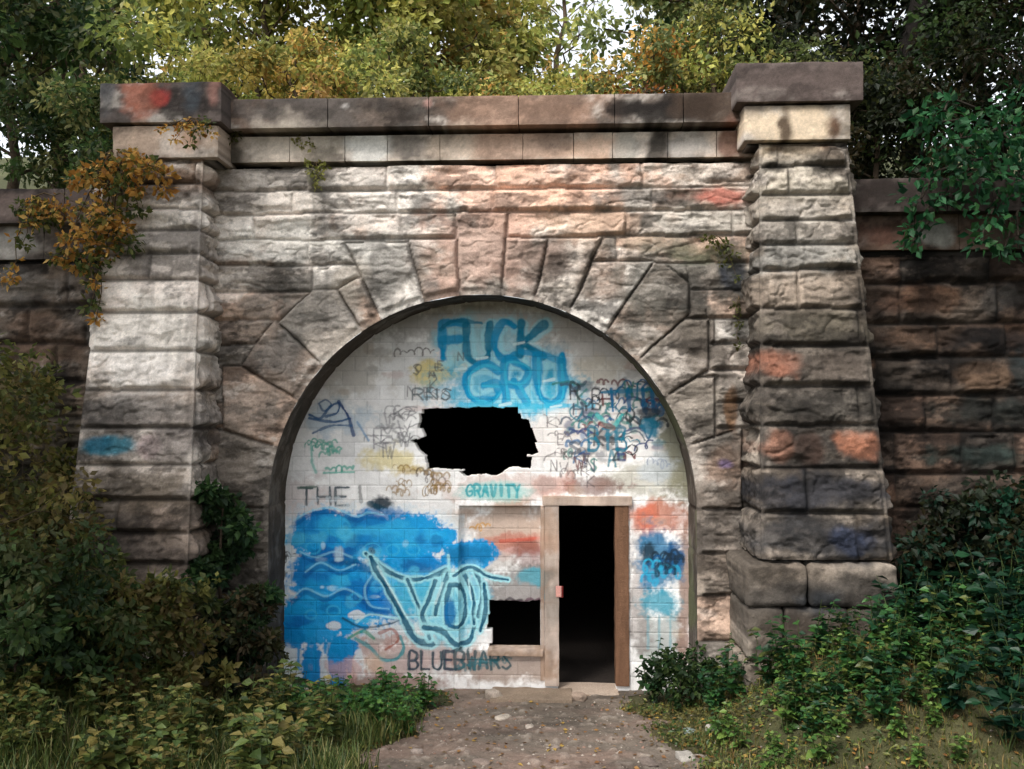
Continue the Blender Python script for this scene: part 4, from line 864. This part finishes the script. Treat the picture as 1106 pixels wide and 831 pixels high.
sprays('tuft of orange-leaved creeper lying on the left low wall coping', 'creeper', 'climbing plant', b1, pts_px([(40, 225, .7, ORG), (60, 226, .7, ORG), (52, 238, .8, GRN), (72, 234, .6, ORG), (35, 240, .7, MIX), (20, 225, .6, GRN), (88, 222, .5, MIX), (10, 300, .7, ORG), (25, 262, .5, GRN)], -.2), MIX, 52, 80, .17, .07, stem=.01)
b2 = P(212, 128, -.8)
sprays('small orange creeper sprig under the painted cap of the left pier', 'creeper', 'climbing plant', b2, pts_px([(196, 136, .5, ORG), (212, 140, .6, MIX), (224, 134, .5, GRN), (205, 155, .4, GRN), (228, 145, .4, ORG), (190, 150, .4, ORG), (175, 140, .35, ORG)], -.84, .03), MIX, 53, 60, .14, .055, stem=.006)
# ---- plants rooted in the joints of the masonry
WP = [((341, 176), [(336, 186, .5), (345, 190, .7), (342, 204, .5), (350, 180, .4), (330, 176, .35)], -.1, [(120, 124, 60), (140, 138, 80)], 'pale green weed sprouting below the frieze at the upper left'),
      ((330, 150), [(326, 156, .5), (338, 160, .4), (318, 152, .35)], -.08, [(150, 146, 90), (120, 120, 64)], 'wispy weed rooted in the frieze above the pale green one'),
      ((775, 255), [(770, 262, .7), (785, 266, .7), (762, 258, .5), (792, 276, .6), (778, 285, .5), (796, 300, .5)], -.1, [(72, 80, 42), (96, 96, 48)], 'olive weed hanging beside the right pier near a blue stain'),
      ((250, 140), [(248, 150, .5), (258, 146, .4), (242, 158, .4)], -.1, [(80, 84, 44), (96, 92, 56)], 'small dull weed in the corner of frieze and left pier'),
      ((798, 320), [(796, 330, .5), (799, 350, .5), (797, 375, .4)], -.12, [(66, 70, 40), (84, 84, 44)], 'thin weed trailing in the corner left of the right pier'),
      ((690, 103), [(684, 98, .8), (700, 96, .9), (716, 98, .8), (672, 100, .5), (730, 100, .5)], -.05, [(110, 70, 36), (150, 96, 44), (60, 52, 34)], 'rust-brown tuft growing on top of the blackened coping')]
for k, (b, ps, Y, pal, lab) in enumerate(WP):
    sprays(lab, 'wall_weed', 'weed', P(b[0], b[1], Y+.06), pts_px(ps, Y, .02), pal, 60+k, 34, .10, .05, 'weeds rooted in the masonry', stem=.004)

# ---- shrubs at the foot of the portal
def gat(px, py):
    d = fw+(px-CW/2)/F*rt+(CH/2-py)/F*up; lo_, hi_ = 1.0, 30.0
    for t in np.linspace(2, 16, 400):
        p = CAM+d*t
        if p[2] < float(G(p[0], p[1])): return np.array([p[0], p[1], float(G(p[0], p[1]))])
    return CAM+d*10
def bush(label, x, y, h_, r_, pal, seed, nl, L=.08, z=None, lean=(0, 0)):
    return tree(label, x, y, float(G(x, y)) if z is None else z, h_, r_, pal, seed, nl, L, 'bush', 'bush', None, trad=.02+.006*h_, cb=.05, lean=lean)
OLD = [(114, 112, 58), (90, 94, 48), (130, 118, 68), (72, 80, 42), (98, 86, 52)]
LB = [(-8, -1.0, 2.6, .8, OLD, 7000, 'tall olive-brown bush climbing the low wall at the far left'),
      (36, -1.7, 1.6, .6, OLD, 5000, 'olive bush in front of the left pier foot'),
      (-60, -2.4, 2.6, 1.1, OLD, 5000, 'olive bush cut by the left edge of the picture'),
      (20, -3.0, 1.2, .7, DKG, 5000, 'dark green bush low at the left edge'),
      (112, -2.3, 1.0, .62, DKG+OLD, 5000, 'dark leafy bush covering the base of the left pier'),
      (175, -1.9, 1.15, .5, OLD, 4200, 'small bush beside the inner corner of the left pier base')]
for k, (px, y, hg, cr, pal, nl, lab) in enumerate(LB):
    x = X(px, y, 600); bush(lab, x, y, hg, cr, pal, 700+k, nl)
bush('dark green bush in the corner between left pier and arch', X(243, -.45), -.45, 2.05, .42, [(44, 70, 40), (36, 58, 34), (60, 84, 46)], 720, 6500, .085)
bush('low dark bush under the corner bush beside the arch jamb', X(262, -.7), -.8, 1.1, .42, [(40, 56, 32), (64, 66, 40), (84, 72, 50)], 721, 4000, .075)
bush('dark shrub against the right low wall behind the pier foot', X(1050, -.4), -.4, 1.05, .7, DRK+[(24, 56, 40)], 722, 5200, .09)
bush('dark shrub at the right edge against the low wall', X(1120, -.9), -.9, 1.2, .8, DRK+[(24, 60, 42)], 723, 5000, .09)
bush('leafy green bush hiding the arch jamb right of the doorway', X(742, .1), -.05, .55, .42, [(46, 70, 38), (36, 56, 32), (66, 84, 44)], 724, 2000, .075)

# ---- broad-leaved weeds: a few plants modelled, then copied
def weed_proto(label, group, pal, seed, h_=.5, nst=5, L=.10, per=11):
    rng = np.random.RandomState(seed); root = empty('leafy_weed', label, 'weed', group); tb = MB(); lf = MB()
    for s_ in range(nst):
        a = rng.rand()*6.28; e = np.array([math.cos(a)*h_*.45*rng.rand(), math.sin(a)*h_*.45*rng.rand(), h_*(.6+.5*rng.rand())])
        q = arc(np.array([0, 0, -.05]), e, rng, 0, 6, .05); tube(tb, q, np.linspace(.006, .002, 6), lin((70, 84, 46)), 4)
        f = .25+.75*np.sort(rng.rand(per)); ii = np.minimum((f*5).astype(int), 4); cen = q[ii]+(q[ii+1]-q[ii])*((f*5-ii)[:, None])
        an = np.arange(per)*2.3+rng.rand(); dv = np.stack([np.cos(an), np.sin(an), .35-.6*rng.rand(per)], 1); sz = L*(1.25-.6*f)*(.7+.6*rng.rand(per))
        c = lin(pal)[rng.randint(len(pal), size=per)]*(.7+.6*rng.rand(per, 1))
        leaves(lf, cen, dv, np.array([[0, 0, 1.]])+.35*rng.normal(size=(per, 3)), sz, sz*.72, c, True)
    tb.build('stem', M_leafw, root); lf.build('foliage', M_leafw, root, smooth=False); return root
used = set()
def place(proto, x, y, s_, rz, label=None, z=None):
    if proto.name not in used: used.add(proto.name); r_ = proto
    else:
        r_ = proto.copy(); col.objects.link(r_)
        for ch in list(proto.children): c_ = ch.copy(); col.objects.link(c_); c_.parent = r_
    r_.location = (x, y, float(G(x, y)) if z is None else z); r_.rotation_euler = (0, 0, rz); r_.scale = (s_,)*3
    if label: r_['label'] = label
    return r_
GW = [(38, 74, 36), (28, 58, 32), (54, 90, 42), (30, 64, 40), (84, 92, 44), (38, 74, 36)]; GL_ = [(74, 104, 46), (58, 88, 40), (96, 118, 54)]; GD = [(20, 52, 34), (17, 44, 32), (28, 62, 38)]; GO = [(84, 98, 48), (104, 108, 54), (66, 84, 42), (120, 110, 60)]
def scatter(protos, n, region, seed, smin=.7, smax=1.3, mind=.14):
    rng = np.random.RandomState(seed); got = []; t = 0
    while len(got) < n and t < 9000:
        t += 1; x, y = region(rng)
        if float(path_mask(x, y)) > .4 or any((x-a)**2+(y-b)**2 < mind**2 for a, b in got): continue
        got.append((x, y)); place(protos[rng.randint(len(protos))], x, y, rng.uniform(smin, smax), rng.rand()*6.28)
pr = [weed_proto('broad-leaved green weed in the thick patch right of the doorway', 'green weeds right of the path', GW, 80+k, .5, 6, .115, 12) for k in range(4)]
def reg_r(rng):
    u = rng.rand(); x = 1.55+3.6*rng.rand(); return x, -.2-2.5*rng.rand() if x > 1.9 else -.1-1.0*rng.rand()
def clear_pier(f):
    def g_(rng):
        while True:
            x, y = f(rng)
            if not (X(815, -1.2) < x < X(968, -1.2)+.05 and y > -1.30): return x, y
    return g_
scatter(pr, 108, clear_pier(reg_r), 1, .5, 1.05, .15)
pr2 = [weed_proto('blue-green weed in the deep shade at the right edge of the ground', 'shaded weeds at the right edge', GD, 90+k, .55, 6, .13, 12) for k in range(3)]
scatter(pr2, 44, clear_pier(lambda rng: (3.0+2.4*rng.rand(), -.3-3.2*rng.rand())), 2, .8, 1.35, .16)
pr3 = [weed_proto('bright green weed at the front margin of the right-hand patch', 'bright weeds beside the right edge of the path', GL_, 95+k, .3, 5, .085, 9) for k in range(3)]
scatter(pr3, 34, lambda rng: (1.2+1.9*rng.rand(), -1.5-1.6*rng.rand()), 3, .6, 1.2, .13)
pr4 = [weed_proto('leafy green weed at the foot of the graffiti wall left of the path', 'green weeds left of the path', [(64, 104, 44), (50, 90, 40), (84, 120, 52)], 100+k, .36, 6, .10, 11) for k in range(3)]
scatter(pr4, 38, lambda rng: (-2.7+1.75*rng.rand(), -.25-1.3*rng.rand()), 4, .7, 1.15, .13)
pr5 = [weed_proto('olive weed among the long grass at the bottom left', 'olive weeds in the long grass at the left', GO, 110+k, .5, 8, .105, 13) for k in range(4)]
scatter(pr5, 72, lambda rng: (-5.2+3.4*rng.rand(), -1.6-2.6*rng.rand()), 5, .6, 1.2, .15)
place(weed_proto('single tall weed standing just right of the door jamb', 'green weeds right of the path', [(48, 78, 44), (38, 66, 40)], 120, .6, 7, .10, 12), X(700, .3), .2, 1.2, 1, None)

# ---- grass, one uncountable mass
def grass(label, n, region, pal, seed, h0, h1, wd=.006):
    rng = np.random.RandomState(seed); xy = region(rng, n); x, y = xy[:, 0], xy[:, 1]; pmk = path_mask(x, y); k = pmk < rng.rand(len(x))*.8; x, y = x[k], y[k]
    dn = fbm(x*1.6, y*1.6, 3, 3, seed); k = dn > .36+.12*rng.rand(len(x)); x, y = x[k], y[k]; n = len(x)
    h_ = (h0+(h1-h0)*rng.rand(n))*(.5+fbm(x*2, y*2, 8, 3, seed+1)); a = rng.rand(n)*6.28; ln = h_*(.15+.5*rng.rand(n)); b = np.stack([x, y, G(x, y)-.02], 1)
    dv = np.stack([np.cos(a), np.sin(a), 0*a], 1); sd_ = np.stack([-np.sin(a), np.cos(a), 0*a], 1)*wd
    V = np.stack([b-sd_, b+sd_, b+dv*ln[:, None]*.35+np.array([0, 0, 1])*h_[:, None]*.62+sd_*.8, b+dv*ln[:, None]*.35+np.array([0, 0, 1])*h_[:, None]*.62-sd_*.8, b+dv*ln[:, None]+np.array([0, 0, 1])*h_[:, None]], 1)
    c = lin(pal)[rng.randint(len(pal), size=n)]*(.7+.6*rng.rand(n, 1)); kk = np.arange(n)[:, None]*5
    o = make_mesh('grass', V.reshape(-1, 3), kk+np.array([[0, 1, 2, 3]]), np.repeat(c, 5, 0), M_leafw, None, False, kk+np.array([[3, 2, 4]]))
    return tag(o, label, 'grass', None, 'stuff')
box_ = lambda x0, x1, y0, y1: (lambda rng, n: np.stack([rng.uniform(x0, x1, n), rng.uniform(y0, y1, n)], 1))
grass('long olive and straw grass filling the bottom left', 34000, box_(-6, -1.0, -5, -.9), [(90, 104, 52), (70, 88, 42), (136, 130, 80), (58, 76, 38), (98, 108, 54)], 11, .07, .28, .005)
grass('short thin yellowish grass on the margins of the path', 34000, box_(-2.4, 4.8, -5, .3), [(110, 104, 58), (84, 92, 44), (134, 112, 66), (70, 84, 40)], 12, .03, .12, .004)

rb = np.random.RandomState(23); mb = MB(); n = 60000; x = rb.uniform(-6, 6, n); y = rb.uniform(-5, .4, n); dn = fbm(x*1.3, y*1.3, 5, 4, 24)
k = (rb.rand(n) > path_mask(x, y)*1.05) & (dn > .30+.2*rb.rand(n)); x, y, dn = x[k], y[k], dn[k]; n = len(x); a_ = rb.rand(n)*6.28
leaves(mb, np.stack([x, y, G(x, y)+.01+.07*rb.rand(n)], 1), np.stack([np.cos(a_), np.sin(a_), .5*rb.normal(size=n)], 1), np.array([[0, 0, 1.]])+.5*rb.normal(size=(n, 3)), .025+.04*rb.rand(n), .025, lin([(84, 96, 46), (64, 84, 38), (104, 108, 54), (52, 74, 34), (92, 88, 48)])[np.clip((dn*8+rb.rand(n)*2-2).astype(int), 0, 4)]*(.7+.6*rb.rand(n, 1)))
tag(mb.build('ground_cover', M_leafw, None, False), 'low mixed olive ground plants on both margins of the path', 'ground cover', None, 'stuff')
# ---- loose stones
def stone(label, px, py, sx, sy, sz, rgb, seed, name='loose_stone', sink=.3, group='loose stones on the ground', rot=None):
    rng = np.random.RandomState(seed); p = gat(px, py); n = 26
    u_, v_ = np.meshgrid(np.linspace(0, 2*math.pi, n), np.linspace(-math.pi/2, math.pi/2, n//2+1), indexing='ij')
    D = np.stack([np.cos(u_)*np.cos(v_), np.sin(u_)*np.cos(v_), np.sin(v_)], -1)
    q = np.sign(D)*np.abs(D)**.62; nn = 1+.5*(fbm(D[..., 0]*1.6+seed, D[..., 1]*1.6, D[..., 2]*1.6, 4, seed)-.5)
    V = q*nn[..., None]*np.array([sx, sy, sz])/2; a = rng.rand()*6.28 if rot is None else rot
    V = np.stack([V[..., 0]*math.cos(a)-V[..., 1]*math.sin(a), V[..., 0]*math.sin(a)+V[..., 1]*math.cos(a), V[..., 2]], -1)
    C_ = lin(rgb)*.8*(.65+.7*fbm(V[..., 0]*14, V[..., 1]*14, V[..., 2]*14, 4, seed))[..., None]
    mb = MB(); mb.add(V.reshape(-1, 3), grid_quads(n, n//2+1), C_.reshape(-1, 3)); o = mb.build(name, M_dirt, None); o.location = (p[0], p[1], p[2]+sz*(.5-sink)); return tag(o, label, 'stone', group)
SL = [(318, 760, .34, .26, .26, (190, 176, 160), 'squarish pale stone block at the left foot of the graffiti wall'), (533, 755, .2, .16, .14, (186, 172, 158), 'white lump of stone at the left end of the mossy slab'),
      (543, 777, .18, .12, .05, (190, 178, 164), 'flat pale stone lying on the path below the slab'), (572, 787, .12, .08, .04, (180, 168, 156), 'small pale chip in the middle of the path'),
      (625, 756, .18, .16, .1, (170, 150, 134), 'pale stone at the door end of the slab'), (437, 790, .26, .1, .04, (178, 160, 144), 'thin flat stone near the left edge of the path'),
      (770, 792, .14, .12, .09, (176, 170, 160), 'rounded light stone in the short grass right of the path'), (745, 793, .14, .1, .06, (150, 164, 160), 'greenish light stone left of the rounded one'),
      (740, 822, .22, .14, .08, (170, 164, 156), 'light stone at the bottom right margin of the path'), (700, 826, .2, .12, .05, (120, 108, 100), 'dull flat stone at the bottom of the path'),
      (1030, 672, .42, .3, .34, (150, 128, 110), 'pale angular rock among the dark weeds by the right wall'), (450, 815, .1, .08, .06, (160, 146, 136), 'small stone at the bottom left of the path'),
      (805, 668, .2, .16, .14, (150, 120, 96), 'brown stone in the weeds at the pier footing'), (600, 810, .09, .07, .04, (150, 136, 126), 'tiny stone in the lower middle of the path'), (520, 826, .16, .1, .04, (140, 124, 114), 'flat brownish stone at the bottom of the picture')]
for k, q in enumerate(SL): stone(q[6], q[0], q[1], q[2], q[3], q[4], q[5], 300+k)
mb = MB(); pa = P(530, 738, .3); pb = P(604, 752, .3)
noisy_box(mb, pa[0], pb[0]+.15, .12, .60, -.14, .05, .03, .012, .02, 8, lambda x, y, z: (lin((132, 116, 100))*(.6+.8*fbm(x*5, y*5, z*5, 4, 2))[..., None]), .02); sb = mb.build('stone_slab', M_dirt, None); tag(sb, 'long low mossy slab lying before the wall left of the doorway', 'slab')
mb = MB(); noisy_box(mb, X(603, .6), X(667, .6), .42, .9, -.14, .03, .03, .006, .015, 9, lambda x, y, z: (lin((176, 158, 142))*(.7+.6*fbm(x*5, y*5, z*5, 4, 2))[..., None]), .01); sb = mb.build('doorstep', M_dirt, None); tag(sb, 'worn pale stone doorstep under the dark doorway', 'doorstep')
rb = np.random.RandomState(9); mb = MB(); n = 2400; x = rb.uniform(-3.2, 3.6, n); y = rb.uniform(-4, .7, n); k = rb.rand(n) > .62*path_mask(x, y); x, y = x[k], y[k]; n = len(x)
leaves(mb, np.stack([x, y, G(x, y)+.02], 1), np.stack([rb.normal(size=n), rb.normal(size=n), .1*rb.normal(size=n)], 1), np.array([[0, 0, 1.]])+.3*rb.normal(size=(n, 3)), .05, .035, lin([(150, 110, 60), (120, 84, 50), (170, 140, 70), (96, 76, 50)])[rb.randint(4, size=n)])
tag(mb.build('leaf_litter', M_leafw, None, False), 'dry brown leaves scattered over the ground beside the path', 'fallen leaves', None, 'stuff')

rb = np.random.RandomState(19); mb = MB(); n = 2600; x = rb.uniform(-2.4, 3.6, n); y = -4.2*rb.rand(n)**.8+.5; k = rb.rand(n) < .25+.75*path_mask(x, y); x, y = x[k], y[k]; n = len(x); r_ = .006+.016*rb.rand(n)**3
c0 = np.stack([x, y, G(x, y)+.006], 1); OC = np.array([(1, 0, 0), (0, 1, 0), (-1, 0, 0), (0, -1, 0), (0, 0, .7), (0, 0, -.7)], float)
V = c0[:, None]+OC[None]*r_[:, None, None]*(.6+.8*rb.rand(n, 6, 1)); kk = np.arange(n)[:, None]*6
mb.add(V.reshape(-1, 3), None, np.repeat(lin([(150, 140, 130), (120, 110, 100), (176, 166, 154), (100, 90, 84), (140, 112, 98)])[rb.randint(5, size=n)], 6, 0), np.concatenate([kk+np.array([t]) for t in ((0, 1, 4), (1, 2, 4), (2, 3, 4), (3, 0, 4), (1, 0, 5), (2, 1, 5), (3, 2, 5), (0, 3, 5))]))
tag(mb.build('gravel', M_dirt, None), 'small grit and pebbles pressed into the dirt of the path', 'gravel', None, 'stuff')
